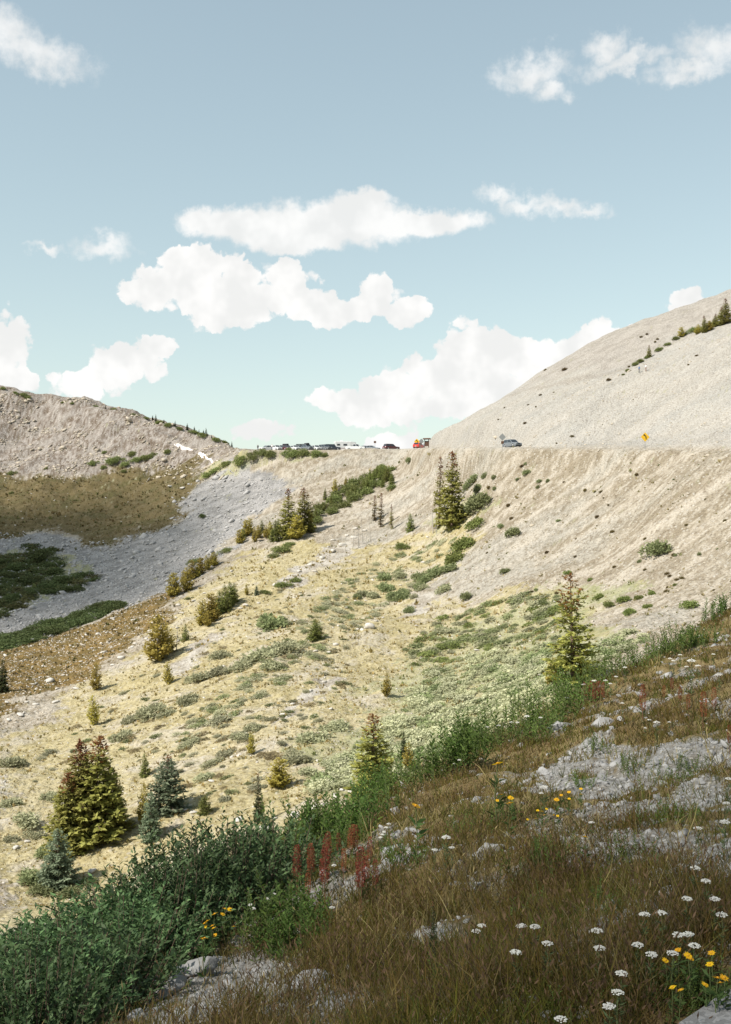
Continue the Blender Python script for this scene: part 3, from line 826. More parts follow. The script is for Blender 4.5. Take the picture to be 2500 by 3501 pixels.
for ((u, v, h), lab_) in line([(416, 1312, 52), (426, 1286, 42), (446, 1274, 36), (460, 1266, 34), (476, 1256, 30), (408, 1300, 34), (438, 1282, 28), (468, 1258, 28)], '{} olive pine along the gully edge thicket, counted from the rounded golden pine', rev=False):
    T('gold', u, v, h, lab_, 'olive pines above the gully scree', None, 1.0)
for ((u, v, h), lab_) in line([(450, 1388, 56), (470, 1380, 62), (486, 1364, 52), (500, 1354, 54), (512, 1344, 50), (520, 1336, 40), (478, 1370, 40), (462, 1390, 34), (506, 1358, 34)], '{} conifer up the wedge-shaped thicket, counted from its golden lower tip', rev=False):
    T('gold' if u < 475 else 'young', u, v, h, lab_, 'conifers in the wedge-shaped thicket', None, .95)
T('gold', 350, 1468, 102, 'largest golden pine, full and shaggy, on the spur', None, 2, .9)
T('gold', 372, 1452, 60, 'small golden pine tucked under the largest golden pine', None, 0, 1.1)
T('dead', 392, 1446, 62, 'silvery half-dead tree next to the largest golden pine', None, 2)
T('young', 412, 1424, 36, 'small spruce behind the silvery half-dead tree', None, 1, .9)
T('gold', 373, 1520, 50, 'small dark golden pine at the foot of the pale scree tongue', None, 1, .9)
T('gold', 213, 1532, 60, 'upper of two lone golden pines on the shadow edge', None, 0, .75)
T('gold', 207, 1610, 66, 'lower of two lone golden pines, leaning, on the shadow edge', None, 1, .85)
T('young', 701, 1420, 45, 'neat dense little spruce alone in the middle of the straw slope', None, 0, 1.15)
T('gold', 859, 1547, 52, 'thin golden pine alone beside the pale scrub', None, 1, .8)
T('gold', 558, 1674, 44, 'thin golden pine below the white rock rib', None, 0, .8)
T('gold', 548, 1322, 26, 'tiny rusty pine among white blocks on the spur', None, 1, .8)
T('blue', 570, 1322, 22, 'tiny blue spruce among white blocks on the spur', None, 1, .9)
for ((u, v, h), lab_) in line([(1442, 794, 28), (1514, 748, 22), (1565, 738, 38), (1588, 726, 30), (1600, 722, 42), (1614, 718, 56), (1550, 742, 22), (1576, 734, 22)], '{} spruce up the rib of the bare hill, counted from the lowest one', rev=False):
    T('gold' if h < 25 else 'spruce', u, v, h, lab_, 'row of spruces on the hill rib', None, 1.4)
for ((u, v, h), lab_) in line([(346, 934, 16), (339, 931, 11), (364, 938, 9), (389, 945, 13), (416, 953, 15), (432, 958, 13), (442, 961, 10), (458, 966, 18), (452, 964, 12), (515, 986, 12), (470, 971, 7), (234, 905, 9)], '{} tiny spruce along the rubbly skyline, counted from the car park side', rev=True):
    T('dark', u, v + 2, h, lab_, 'spruces on the hill skyline', None, 1.3)
T('dark', 6, 1538, 74, 'dark shaded spruce alone at the foot of the stony brown meadow', None, 0, 1.1)

# ------------------------------------------------------------------ shrubs
def shrub_mesh(seed, col, n=900, h=.62, leaf=.105, lump=7):
    """unit-wide leafy mound: leaves over several overlapping lumps plus twigs"""
    r = np.random.default_rng(seed)
    cen = np.column_stack([r.uniform(-.30, .30, lump), r.uniform(-.24, .24, lump), r.uniform(0, .12, lump)])
    rad = r.uniform(.17, .27, lump)
    k_ = r.integers(0, lump, n)
    dv = unit(r.normal(0, 1, (n, 3))); dv[:, 2] = np.abs(dv[:, 2]) * 1.0 + dv[:, 2] * .15
    rr = rad[k_] * r.uniform(.55, 1.08, n)
    p = cen[k_] + dv * rr[:, None] * np.array([1, 1, h / .5])
    p[:, 2] = np.maximum(p[:, 2], -.05)
    d = unit(dv + r.normal(0, .7, (n, 3)) + np.array([0, 0, .35]))
    V, Fq = kites(p, d, leaf * r.uniform(.5, 1.2, n), leaf * r.uniform(.2, .36, n), unit(r.normal(0, .7, (n, 3)) + dv + np.array([0, 0, .8])), .08)
    f = np.clip(.35 + r.normal(0, .25, n) + .5 * (rr / rad[k_] - .8), 0, 1)[:, None]
    c = np.array(col[0]) * (1 - f) + np.array(col[1]) * f
    return V, Fq, np.repeat(c, 4, 0)
def shrub_obj(seed, col, **kw):
    V, Fq, c = shrub_mesh(seed, col, **kw)
    me = mesh_np('foliage', V, Fq, [M_leaf], smooth=False); attr(me, 'tint', c)
    r = np.random.default_rng(seed + 1)
    paths, rad = [], []
    for i in range(9):
        a = r.uniform(0, 6.28); e = np.array([math.cos(a) * .28, math.sin(a) * .24, r.uniform(.12, .3)])
        paths.append(np.stack([np.array([0, 0, -.12]), e * .5 + np.array([0, 0, .02]), e])); rad.append(np.array([.016, .010, .005]))
    V, Fq = tubes(paths, rad, 4)
    return me, mesh_np('stems', V, Fq, [M_bark])
SAGE = ((.27, .270, .155), (.47, .455, .290))
WILLOW = ((0.162, 0.186, 0.082), (0.336, 0.360, 0.174))
LEAFY = ((0.138, 0.172, 0.048), (0.287, 0.322, 0.103))
MATG = ((.125, .150, .048), (.265, .285, .098))
MATG_SHADE = ((.070, .090, .030), (.150, .172, .062))  # mat green for the shaded gully, with the shade put into the colour
SHR = {
    'sage': [shrub_obj(200 + i, SAGE) for i in range(3)], 'willow': [shrub_obj(210 + i, WILLOW) for i in range(3)],
    'leafy': [shrub_obj(220 + i, LEAFY) for i in range(3)], 'mat': [shrub_obj(230 + i, MATG, n=1100, leaf=.08) for i in range(3)],
    'mat_shade': [shrub_obj(250 + i, MATG_SHADE, n=1100, leaf=.08) for i in range(3)],
    'rusty': [shrub_obj(240 + i, ((.12, .085, .035), (.20, .15, .055))) for i in range(2)],
}
def plant_shrub(kind, u, v, wpx, label, group=None, tall=1.0, ymin=45.0):
    p = hit(u, v, ymin)
    s = wpx * p.y / F
    n = gnormal(p.x, p.y, max(.5, s * .3))
    q = Vector((0, 0, 1)).lerp(n, .75).normalized().to_track_quat('Z', 'Y')
    t = empty('shrub', p - Vector((0, 0, .02 * s)))
    t.rotation_mode = 'QUATERNION'
    from mathutils import Quaternion
    t.rotation_quaternion = q @ Quaternion((0, 0, 1), random.uniform(0, 6.28))
    t.scale = (s * 1.12, s * 1.12, s * 1.05 * tall)
    tag(t, label, 'shrub', group)
    a, b = random.choice(SHR[kind])
    link('foliage', a, t); tag(link('stems', b, t), kind='stuff')
    return t
S = plant_shrub
S('willow', 1065, 1124, 66, 'largest rounded green bush on the bare slope, beside the tall full spruce', None, 1.0)
S('leafy', 1060, 1168, 48, 'flat green bush directly downhill of the largest rounded bush', None, .8)
S('leafy', 1034, 1215, 58, 'upper of two broad green bushes at the scree margin', None, .9)
S('leafy', 1008, 1252, 62, 'lower of two broad green bushes at the scree margin', None, .9)
S('willow', 1140, 1187, 38, 'oval green bush alone on scree, downhill of the largest rounded bush', None, 1.0)
S('willow', 1113, 1172, 18, 'small bush between the oval bush and the scree margin', None, 1.0)
S('willow', 1470, 1228, 66, 'big grey-green bush alone on the wide scree slope', None, .9)
S('willow', 602, 1398, 84, 'broad grey willow bush on the straw slope uphill of the neat little spruce', None, .9)
S('mat_shade', 450, 1148, 20, 'single dark bush in the middle of the grey gully scree', None, .9)
S('mat', 895, 1218, 38, 'dark low bush among pale scrub below the little dark spruce', None, .8)
S('willow', 910, 1024, 18, 'small round bush on the bank just under the car park edge', None, 1.2)
for ((u, v, w_), lab_) in line([(968, 1278, 50), (945, 1292, 40), (930, 1308, 36), (886, 1334, 44), (1036, 1328, 34), (1122, 1272, 26), (905, 1360, 30)], '{} bush along the lower scree margin, counted from the lone dark bush side', rev=False):
    S('willow', u, v, w_, lab_, 'bushes along the scree tongue', .9)
for ((u, v, w_), lab_) in line([(620, 1452, 84), (575, 1468, 90), (530, 1488, 76), (495, 1462, 58), (600, 1486, 60), (442, 1512, 62), (420, 1560, 54), (372, 1590, 44), (330, 1592, 74), (290, 1606, 56), (350, 1572, 40), (272, 1642, 62), (480, 1500, 60), (640, 1440, 50)], '{} willow up the diagonal band across the straw slope, counted from its low end', rev=False):
    S('sage', u, v, w_, lab_, 'willows in the diagonal band', .7)
for ((u, v, w_), lab_) in line([(625, 1222, 52), (606, 1238, 36), (645, 1212, 36), (430, 1250, 40), (500, 1226, 34), (630, 1302, 44), (655, 1292, 36), (590, 1318, 34), (420, 1330, 20)], '{} flat shrub up the spur, counted from the rounded golden pine', rev=False):
    S('mat', u, v, w_, lab_, 'flat shrubs on the spur', .55)
for (u, v, w_) in [(845, 1050, 44), (825, 1062, 50), (800, 1076, 50), (780, 1090, 50), (760, 1102, 48), (740, 1116, 48), (720, 1130, 46), (705, 1146, 40), (858, 1066, 40), (838, 1080, 46), (810, 1096, 48), (785, 1112, 48), (755, 1128, 46), (735, 1140, 40), (770, 1088, 44), (868, 1046, 30), (872, 1086, 30), (700, 1160, 40), (848, 1040, 30), (690, 1172, 30)]:
    S('mat', u, v, w_, 'low dark green shrub forming the dense mat below the car park', 'shrubs of the dense green mat', .8)
for ((u, v, w_), lab_) in line([(1055, 1068, 34), (1040, 1082, 24), (1075, 1060, 18), (1098, 1062, 16), (1170, 1052, 20), (1200, 1070, 14), (1216, 1070, 12), (1060, 1090, 26), (1150, 1065, 10), (1100, 1085, 12)], '{} small bush under the road edge, counted from the tall full spruce', rev=False):
    S('willow', u, v, w_, lab_, 'bushes dotted under the road', 1.0)
for ((u, v, w_), lab_) in line([(560, 1012, 30), (600, 1009, 34), (640, 1008, 36), (670, 1010, 40), (700, 1010, 36), (720, 1012, 24), (530, 1024, 30), (500, 1034, 28), (478, 1046, 26), (580, 1008, 30), (655, 1007, 26), (460, 1056, 26)], '{} shrub along the car park rim, counted from the grey gully end', rev=False):
    S('mat' if u > 540 else 'leafy', u, v, w_, lab_, 'shrubs along the car park rim', .6)
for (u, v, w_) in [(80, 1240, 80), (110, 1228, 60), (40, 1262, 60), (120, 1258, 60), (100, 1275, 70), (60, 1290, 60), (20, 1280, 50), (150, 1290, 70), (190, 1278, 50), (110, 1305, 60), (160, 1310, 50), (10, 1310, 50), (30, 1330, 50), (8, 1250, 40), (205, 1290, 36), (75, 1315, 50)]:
    S('mat_shade', u, v, w_, 'dark green shrub in the shaded patch on the gully floor', 'shrubs in the shaded gully patch', .5)
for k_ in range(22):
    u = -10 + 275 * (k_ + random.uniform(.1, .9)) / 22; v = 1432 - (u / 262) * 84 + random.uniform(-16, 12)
    S('mat_shade', u, v, random.uniform(34, 60), ORD[k_] + ' dark shrub up the long belt, counted from the shaded spruce end', 'shrubs in the long dark belt', .55)
for ((u, v, w_), lab_) in line([(232, 1006, 16), (27, 1052, 22), (208, 1030, 26), (248, 1028, 34), (292, 1010, 26), (306, 1024, 32), (230, 1040, 20), (276, 1048, 18), (101, 1041, 12), (25, 1096, 14), (340, 1012, 24), (372, 1004, 22), (262, 1022, 30), (322, 1018, 26), (280, 1032, 30)], '{} bush along the ledge of the rubbly hill, counted from the snow streaks', rev=True):
    S('mat', u, v, w_, lab_, 'bushes on the hill ledge', .7)
for ((u, v, w_), lab_) in line([(50, 876, 22), (6, 862, 18), (60, 880, 18), (212, 901, 14), (252, 908, 18), (300, 921, 20), (355, 938, 26), (140, 892, 12), (160, 894, 12), (325, 928, 18), (375, 943, 24), (400, 952, 22), (430, 960, 26), (450, 966, 26), (480, 976, 26), (500, 983, 24), (36, 872, 14)], '{} low shrub along the rubbly skyline, counted from the car park side', rev=True):
    S('mat', u, v + 2, w_, lab_, 'shrubs on the hill skyline', .6)
for ((cx, cy, w_), lab_) in line([(1140, 442, 22), (1260, 367, 22), (1345, 312, 22), (1430, 272, 26), (1530, 242, 28), (1165, 425, 22), (1300, 340, 18), (1390, 290, 20), (1480, 262, 24), (1200, 405, 18), (1100, 470, 14), (1080, 490, 10)], '{} dark shrub up the hill rib, counted from the lowest'):
    S('mat', 909.4 + .44 * cx, 617 + .44 * cy, w_, lab_, 'shrubs along the hill rib', .8)
for (cx, cy, w_) in [(790, 464, 14), (685, 468, 9), (1010, 517, 13), (600, 642, 6), (640, 652, 6), (665, 592, 8), (730, 579, 5), (585, 735, 9), (480, 657, 6), (820, 803, 10), (1110, 450, 8), (1170, 300, 8), (1200, 285, 8), (1410, 440, 7), (1450, 395, 8), (1255, 310, 8), (1240, 325, 8), (450, 716, 5), (745, 836, 6)]:
    S('rusty', 909.4 + .44 * cx, 617 + .44 * cy, w_, 'tiny bush dotted on the bare hillside above the road', 'bushes dotted above the road', .9)
rsh = random.Random(5)
for k_ in range(46):
    u = rsh.uniform(1080, 1624); v = rsh.uniform(1015, 1330)
    if v > 1340 - (u - 1080) * .05: continue
    S('rusty' if rsh.random() < .65 else 'willow', u, v, rsh.uniform(5, 13), 'tiny tuft-like bush scattered on the wide scree slope', 'tuft-like bushes on the scree', .9)
for ((u, v, w_), lab_) in line([(1530, 1350, 40), (1385, 1335, 34), (1420, 1330, 24), (1350, 1345, 26), (1400, 1362, 30), (1330, 1330, 30), (1440, 1350, 26), (1260, 1275, 20), (1310, 1290, 16), (1450, 1320, 22), (1500, 1300, 12)], '{} green bush at the scree foot, counted from the open-branched spruce outwards', rev=False):
    S('leafy', u, v, w_, lab_, 'bushes at the scree foot', .9)
for k_ in range(40):
    u = rsh.uniform(720, 1000); v = rsh.uniform(1210, 1330)
    if v < 1330 - (u - 720) * .35 or v > 1420 - (u - 720) * .3: continue
    S(rsh.choice(['sage', 'willow', 'willow']), u, v, rsh.uniform(20, 46), 'grey-green willow on the upper spur between white rocks and scree tongue', 'willows on the upper spur', .8)
for ((u, v, w_), lab_) in line([(30, 1700, 70), (20, 1790, 60), (60, 1830, 70), (110, 1775, 50), (80, 1860, 50), (100, 1900, 60), (25, 1870, 40), (60, 1960, 70), (150, 1990, 60), (200, 1960, 40), (90, 1985, 60)], '{} grey willow near the broad spruce clump, counted towards the small blue spruce', rev=False):
    S('sage' if v < 1880 else 'willow', u, v, w_, lab_, 'willows round the spruce clump', .7)
for (u, v, w_) in [(500, 1680, 60), (470, 1700, 60), (530, 1640, 50), (560, 1620, 50), (600, 1600, 40), (660, 1690, 80), (700, 1650, 90), (740, 1620, 80), (450, 1730, 50), (690, 1720, 60), (410, 1660, 40), (620, 1480, 40), (640, 1385, 30), (480, 1600, 40)]:
    S('sage', u, v, w_, 'pale willow on the lower straw slope below the white rock rib', 'willows below the rock rib', .55)

# pale willow scrub that reads as one mass
def in_poly(pts, n, ymin=45.0):
    us = [p_[0] for p_ in pts]; vs = [p_[1] for p_ in pts]
    out = []
    while len(out) < n:
        u = random.uniform(min(us), max(us)); v = random.uniform(min(vs), max(vs)); ins = False
        for i in range(len(pts)):
            (ax, ay), (bx, by) = pts[i], pts[(i + 1) % len(pts)]
            if (ay > v) != (by > v) and u < (bx - ax) * (v - ay) / (by - ay) + ax: ins = not ins
        if ins: out.append(hit(u, v, ymin))
    return out
def scrub(name, pts, n, wid, cols, tall, label, seed):
    base = [shrub_mesh(seed + i, c, n=230, leaf=.135, lump=4) for i, c in enumerate(cols)]
    Vs, Cs, Fs, off = [], [], [], 0
    for p in in_poly(pts, n):
        V, Fq, c = random.choice(base)
        s = random.uniform(*wid); a = random.uniform(0, 6.28); ca, sa = math.cos(a), math.sin(a)
        nn = gnormal(p.x, p.y, .8)
        W = np.stack([(V[:, 0] * ca - V[:, 1] * sa) * s * 1.2, (V[:, 0] * sa + V[:, 1] * ca) * s * 1.2, V[:, 2] * s * tall], -1)
        W[:, 2] += -(nn.x / nn.z) * W[:, 0] - (nn.y / nn.z) * W[:, 1]
        Vs.append(W + np.array(p)); Cs.append(c * random.uniform(.78, 1.2)); Fs.append(Fq + off); off += len(V)
    me = mesh_np(name, np.vstack(Vs), np.vstack(Fs), [M_leaf], smooth=False); attr(me, 'tint', np.vstack(Cs))
    tag(link(name, me), label, 'scrub', kind='stuff')
SAGE2 = ((.33, .325, .20), (.56, .535, .37))
scrub('willow_scrub', [(840, 1640), (900, 1560), (960, 1500), (1060, 1450), (1180, 1440), (1240, 1430), (1330, 1440), (1400, 1400), (1440, 1420), (1300, 1500), (1180, 1580), (1000, 1660), (860, 1740), (700, 1760), (720, 1700)], 620, (1.0, 2.6), [SAGE2, SAGE, SAGE2, WILLOW, SAGE], .6, 'pale sage willow scrub covering the lower slope beyond the flowery bank', 300)
scrub('meadow_scrub', [(900, 1440), (960, 1380), (1080, 1340), (1200, 1310), (1250, 1330), (1240, 1420), (1060, 1450), (940, 1500)], 170, (.9, 2.6), [LEAFY, WILLOW, SAGE], .5, 'green scrub patches on the meadow around the open-branched spruce', 320)
scrub('spur_scrub', [(720, 1330), (820, 1250), (960, 1200), (1030, 1180), (1010, 1240), (950, 1290), (860, 1350), (700, 1480), (560, 1560), (420, 1660), (380, 1640), (560, 1480)], 230, (.7, 2.0), [SAGE, WILLOW, SAGE2], .5, 'scattered grey-green scrub over the straw-coloured spur', 340)

DKG_SHADE = ((.060, .080, .026), (.125, .150, .052))  # scrub green of gully and belt, its colour darkened for the cloud shade
scrub('gully_scrub', [(-60, 1245), (20, 1232), (70, 1212), (135, 1222), (140, 1262), (120, 1285), (210, 1272), (205, 1292), (160, 1312), (90, 1320), (60, 1345), (0, 1380), (-60, 1400)], 230, (1.6, 5.0), [DKG_SHADE, MATG_SHADE, ((.10, .10, .035), (.18, .165, .06))], .38, 'dark green scrub patch on the shaded gully floor', 370)
scrub('belt_scrub', [(-60, 1430), (60, 1402), (140, 1372), (262, 1338), (268, 1350), (190, 1385), (100, 1420), (-60, 1462)], 150, (1.4, 4.0), [DKG_SHADE, MATG_SHADE], .45, 'dark green scrub belt between gully rubble and brown meadow', 380)
scrub('slope_scrub', [(60, 1700), (200, 1560), (420, 1400), (620, 1300), (760, 1330), (800, 1420), (760, 1560), (640, 1740), (420, 1800), (320, 1700), (200, 1640), (60, 1780)], 300, (.5, 1.5), [SAGE, WILLOW, SAGE2, ((.24, .20, .10), (.38, .32, .17))], .45, 'low grey-green scrub dotted through the straw slope', 360)
# ------------------------------------------------------------------ stones and tufts on the far slopes
def rock_base(seed, sub=1, rough=.28):
    bm = bmesh.new(); bmesh.ops.create_icosphere(bm, subdivisions=sub, radius=.5)
    r = np.random.default_rng(seed)
    pl = unit(r.normal(0, 1, (7, 3))); cut = r.uniform(.26, .44, 7)
    V = np.array([v.co[:] for v in bm.verts])
    for n_, c_ in zip(pl, cut):
        d = V @ n_; V = V - np.clip(d - c_, 0, None)[:, None] * n_
    V *= 1 + r.normal(0, rough * .25, (len(V), 1))
    V *= np.array([1.2, .85, .6])
    Fq = np.array([[v.index for v in f.verts] for f in bm.faces]); bm.free()
    return V, Fq
def rock_mat(name, a, b, scale=3.0):
    m, k, out = new_mat(name)
    g = k.n('ShaderNodeNewGeometry'); P = g.outputs['Position']
    oi = k.n('ShaderNodeObjectInfo')
    nz = k.noise(P, scale, 5, .65); n2 = k.noise(P, scale * 5, 4, .65)
    c = k.mix(k.ramp(nz, .35, .68), a, b)
    c = k.mix(k.ramp(n2, .52, .75, 0, .6), c, tuple(x * .45 for x in a))
    d = k.n('ShaderNodeBsdfPrincipled'); d.inputs['Roughness'].default_value = .9; d.inputs['Specular IOR Level'].default_value = .15
    k.put(d.inputs['Base Color'], c)
    bp = k.n('ShaderNodeBump'); bp.inputs['Strength'].default_value = .5; bp.inputs['Distance'].default_value = .15 / scale
    k.put(bp.inputs['Height'], k.m('ADD', nz, n2)); k.put(d.inputs['Normal'], bp.outputs[0])
    k.put(out.inputs[0], d.outputs[0])
    return m
M_stone_pale = rock_mat('pale_stone', (.42, .385, .335), (.52, .485, .43), 2.0)
M_stone_grey = rock_mat('grey_stone', (.30, .285, .27), (.41, .395, .38), 2.0)
M_stone_tan = rock_mat('tan_stone', (.34, .29, .22), (.46, .405, .33), 2.0)
def scatter_stones(name, pos, sizes, mat, label, seed):
    bases = [rock_base(seed + i, 0, .5) for i in range(5)]
    r = np.random.default_rng(seed)
    Vs, Fs, off = [], [], 0
    k_ = r.integers(0, 5, len(pos)); a = r.uniform(0, 6.28, len(pos)); b = r.normal(0, .4, len(pos))
    for i in range(5):
        V, Fq = bases[i]; s = k_ == i
        if not s.any(): continue
        A = a[s]; W = np.empty((s.sum(), len(V), 3))
        x = V[None, :, 0] * np.cos(A)[:, None] - V[None, :, 1] * np.sin(A)[:, None]
        y = V[None, :, 0] * np.sin(A)[:, None] + V[None, :, 1] * np.cos(A)[:, None]
        W[..., 0] = x; W[..., 1] = y; W[..., 2] = V[None, :, 2] + x * b[s][:, None]
        W = W * sizes[s][:, None, None] + pos[s][:, None, :]
        n = W.shape[0]
        Vs.append(W.reshape(-1, 3)); Fs.append((Fq[None] + (np.arange(n) * len(V))[:, None, None]).reshape(-1, 3) + off); off += n * len(V)
    me = mesh_np(name, np.vstack(Vs), np.vstack(Fs), [mat], smooth=False)
    tag(link(name, me), label, 'stones', kind='stuff')
def sample_ground(n, fn, ylo, yhi, slo=-.40, shi=.40, seed=0):
    """random places on the sheet, even over what is seen, kept with probability fn"""
    r = np.random.default_rng(seed)
    y = np.exp(r.uniform(math.log(ylo), math.log(yhi), n)); x = r.uniform(slo, shi, n) * y
    p = np.clip(fn(x, y), 0, 1); k_ = r.random(n) < p
    x, y = x[k_], y[k_]
    return np.column_stack([x, y, ground_z(x, y)])
bare = lambda x, y: 1 - np.clip(lookup(Z_straw + Z_brown + Z_green, x, y), 0, 1)
rr_ = np.random.default_rng(3)
p_ = sample_ground(60000, lambda x, y: bare(x, y) * (1 - lookup(Z_gully, x, y)) * (y < 260) * sstep(-.2, .25, fbm(x * .2, y * .2, 7)) * (road_dist(x, y)[0] > 6), 80, 260, seed=31)
scatter_stones('scree_stones', p_, p_[:, 1] * rr_.lognormal(-6.95, .5, len(p_)), M_stone_tan, 'tan rubble scattered over the wide scree slope', 400)
p_ = sample_ground(26000, lambda x, y: lookup(Z_gully, x, y), 120, 330, slo=-.40, shi=0, seed=33)
scatter_stones('gully_stones', p_, p_[:, 1] * rr_.lognormal(-6.4, .6, len(p_)), M_stone_grey, 'grey block rubble filling the gully', 410)
p_ = sample_ground(14000, lambda x, y: lookup(Z_rust, x, y) * .9 + lookup(Z_brown, x, y) * .03, 100, 330, slo=-.40, shi=0, seed=35)
scatter_stones('meadow_stones', p_, p_[:, 1] * rr_.lognormal(-6.6, .55, len(p_)), M_stone_pale, 'pale stones strewn over the shaded brown meadow', 420)
p_ = sample_ground(22000, lambda x, y: lookup(Z_straw, x, y) * (.22 + .6 * sstep(.0, .4, fbm(x * .12, y * .12, 17))) + lookup(Z_white, x, y), 64, 260, seed=37)
scatter_stones('slope_stones', p_, p_[:, 1] * rr_.lognormal(-6.85, .55, len(p_)), M_stone_pale, 'pale stones strewn over the straw-coloured slope', 430)

def tufts(name, pos, hgt, cols, label, seed, blades=5, wid=.16, cat='grass'):
    """grass tufts as fans of narrow kite blades, one mesh"""
    r = np.random.default_rng(seed); n = len(pos) * blades
    p = np.repeat(pos, blades, 0); h = np.repeat(hgt, blades) * r.uniform(.55, 1.2, n)
    d = unit(np.column_stack([r.normal(0, .42, n), r.normal(0, .42, n), np.ones(n)]))
    p = p + np.column_stack([r.normal(0, 1, n) * h * .16, r.normal(0, 1, n) * h * .16, -h * .08])
    V, Fq = kites(p, d, h, h * wid * r.uniform(.6, 1.3, n), unit(np.column_stack([r.normal(0, 1, n), r.normal(0, 1, n), np.zeros(n) + .1])), .12)
    ci = np.repeat(r.integers(0, len(cols), len(pos)), blades)
    c = np.array(cols)[ci] * r.uniform(.65, 1.3, (n, 1))
    me = mesh_np(name, V, Fq, [M_leaf], smooth=False); attr(me, 'tint', np.repeat(c, 4, 0))
    tag(link(name, me), label, cat, kind='stuff')
p_ = sample_ground(30000, lambda x, y: lookup(Z_straw, x, y) * sstep(-.3, .2, fbm(x * .3, y * .3, 57)), 64, 250, seed=41)
tufts('straw_grass', p_, p_[:, 1] * rr_.lognormal(-6.3, .35, len(p_)), [(.44, .34, .125), (.36, .29, .10), (.31, .275, .11), (.47, .39, .19)], 'dry straw-yellow grass over the sunlit spur', 45, 4, .22)
p_ = sample_ground(16000, lambda x, y: lookup(Z_brown, x, y) * .8 + lookup(Z_rust, x, y) * .7, 110, 340, slo=-.4, shi=-.1, seed=43)
tufts('brown_grass', p_, p_[:, 1] * rr_.lognormal(-6.5, .35, len(p_)), [(.22, .165, .065), (.17, .14, .05), (.15, .155, .05), (.26, .20, .08)], 'brown grass on the shaded meadow of the far hill', 47, 4, .24)
p_ = sample_ground(9000, lambda x, y: lookup(Z_green, x, y) * .8, 64, 230, seed=49)
tufts('green_grass', p_, p_[:, 1] * rr_.lognormal(-6.1, .35, len(p_)), [(.24, .25, .09), (.29, .29, .12), (.36, .31, .12), (.20, .225, .08)], 'green meadow grass around the pale scrub', 51, 4, .22)

under_road = lambda x, y: (np.interp(y, ROADS[ROADS[:, 1] > 100][:, 1], ROADS[ROADS[:, 1] > 100][:, 0], left=80) - x > 5).astype(float)
p_ = sample_ground(9000, lambda x, y: bare(x, y) * (1 - lookup(Z_gully, x, y)) * under_road(x, y) * (y < 290) * sstep(.0, .4, fbm(x * .16, y * .16, 77)) * (road_dist(x, y)[0] > 7), 80, 285, slo=-.12, shi=.4, seed=55)
tufts('scree_tufts', p_, p_[:, 1] * rr_.lognormal(-6.45, .4, len(p_)), [(.33, .27, .14), (.29, .25, .12), (.36, .29, .16), (.24, .23, .11)], 'small dry tufts dotted over the scree slope', 57, 5, .3)
p_ = sample_ground(16000, lambda x, y: lookup(Z_pink, x, y) * sstep(-.1, .3, fbm(x * .06, y * .12, 79)), 262, 372, slo=-.40, shi=-.1, seed=59)
scatter_stones('hill_rubble', p_, p_[:, 1] * rr_.lognormal(-6.5, .55, len(p_)), M_stone_tan, 'broken brownish rubble over the hill on the far side of the gully', 440)
# boulders that can be picked out
BB = [mesh_np('boulder', *rock_base(500 + i, 2, .22), [M_stone_pale], smooth=False) for i in range(5)]
def boulder(u, v, wpx, label, group=None, flat=1.0, ymin=45.0, mats=None):
    p = hit(u, v, ymin); s = wpx * p.y / F
    o = link('boulder', random.choice(BB), None, p + Vector((0, 0, .08 * s * flat)), (random.uniform(-.2, .2), random.uniform(-.2, .2), random.uniform(0, 6.28)), (s, s * .9, s * flat))
    return tag(o, label, 'boulder', group)
boulder(820, 1395, 26, 'large angular pale boulder in the middle of the straw slope', None, 1.3)
boulder(804, 1400, 13, 'small pale block touching the large angular boulder', None, 1.0)
boulder(836, 1380, 11, 'pale block just uphill of the large angular boulder', None, 1.0)
boulder(378, 1081, 17, 'left-hand of two pale slabs on the brown turf near the snow', None, .6)
boulder(406, 1084, 17, 'pale slab closer to the scree of two on the brown turf', None, .6)
boulder(250, 1375, 14, 'white rock at the upper corner of the stony brown meadow', None, .8)
for ((u, v, w_), lab_) in line([(700, 1800, 34), (722, 1790, 26), (655, 1812, 30), (745, 1770, 26), (690, 1828, 30), (775, 1742, 24), (760, 1756, 18), (780, 1760, 20), (820, 1700, 16), (640, 1790, 16), (810, 1690, 14), (590, 1842, 32), (530, 1822, 28), (610, 1820, 16)], '{} white boulder beyond the flowery bank, counted from the narrow dark spruce', rev=False):
    boulder(u, v, w_, lab_, 'white boulders beyond the bank', .8)
for (u, v, w_) in [(470, 1735, 16), (560, 1470, 8), (730, 1450, 14), (745, 1432, 18), (700, 1446, 12), (715, 1440, 14), (205, 1935, 26), (430, 1805, 18), (415, 1800, 14), (440, 1728, 10), (475, 1690, 14), (700, 1590, 12), (735, 1575, 14), (650, 1565, 16), (690, 1535, 14), (720, 1515, 12), (630, 1588, 16), (35, 1885, 24), (60, 1870, 16), (100, 1850, 14), (705, 1690, 10), (770, 1350, 10), (790, 1335, 9), (830, 1345, 9), (850, 1372, 9), (890, 1300, 8), (1130, 1480, 16), (1060, 1445, 12), (1200, 1500, 14), (1090, 1425, 10), (960, 1420, 10), (925, 1390, 9)]:
    boulder(u, v, w_, 'pale rock half sunk in the grass of the sunlit slope', 'pale rocks on the sunlit slope', .75)
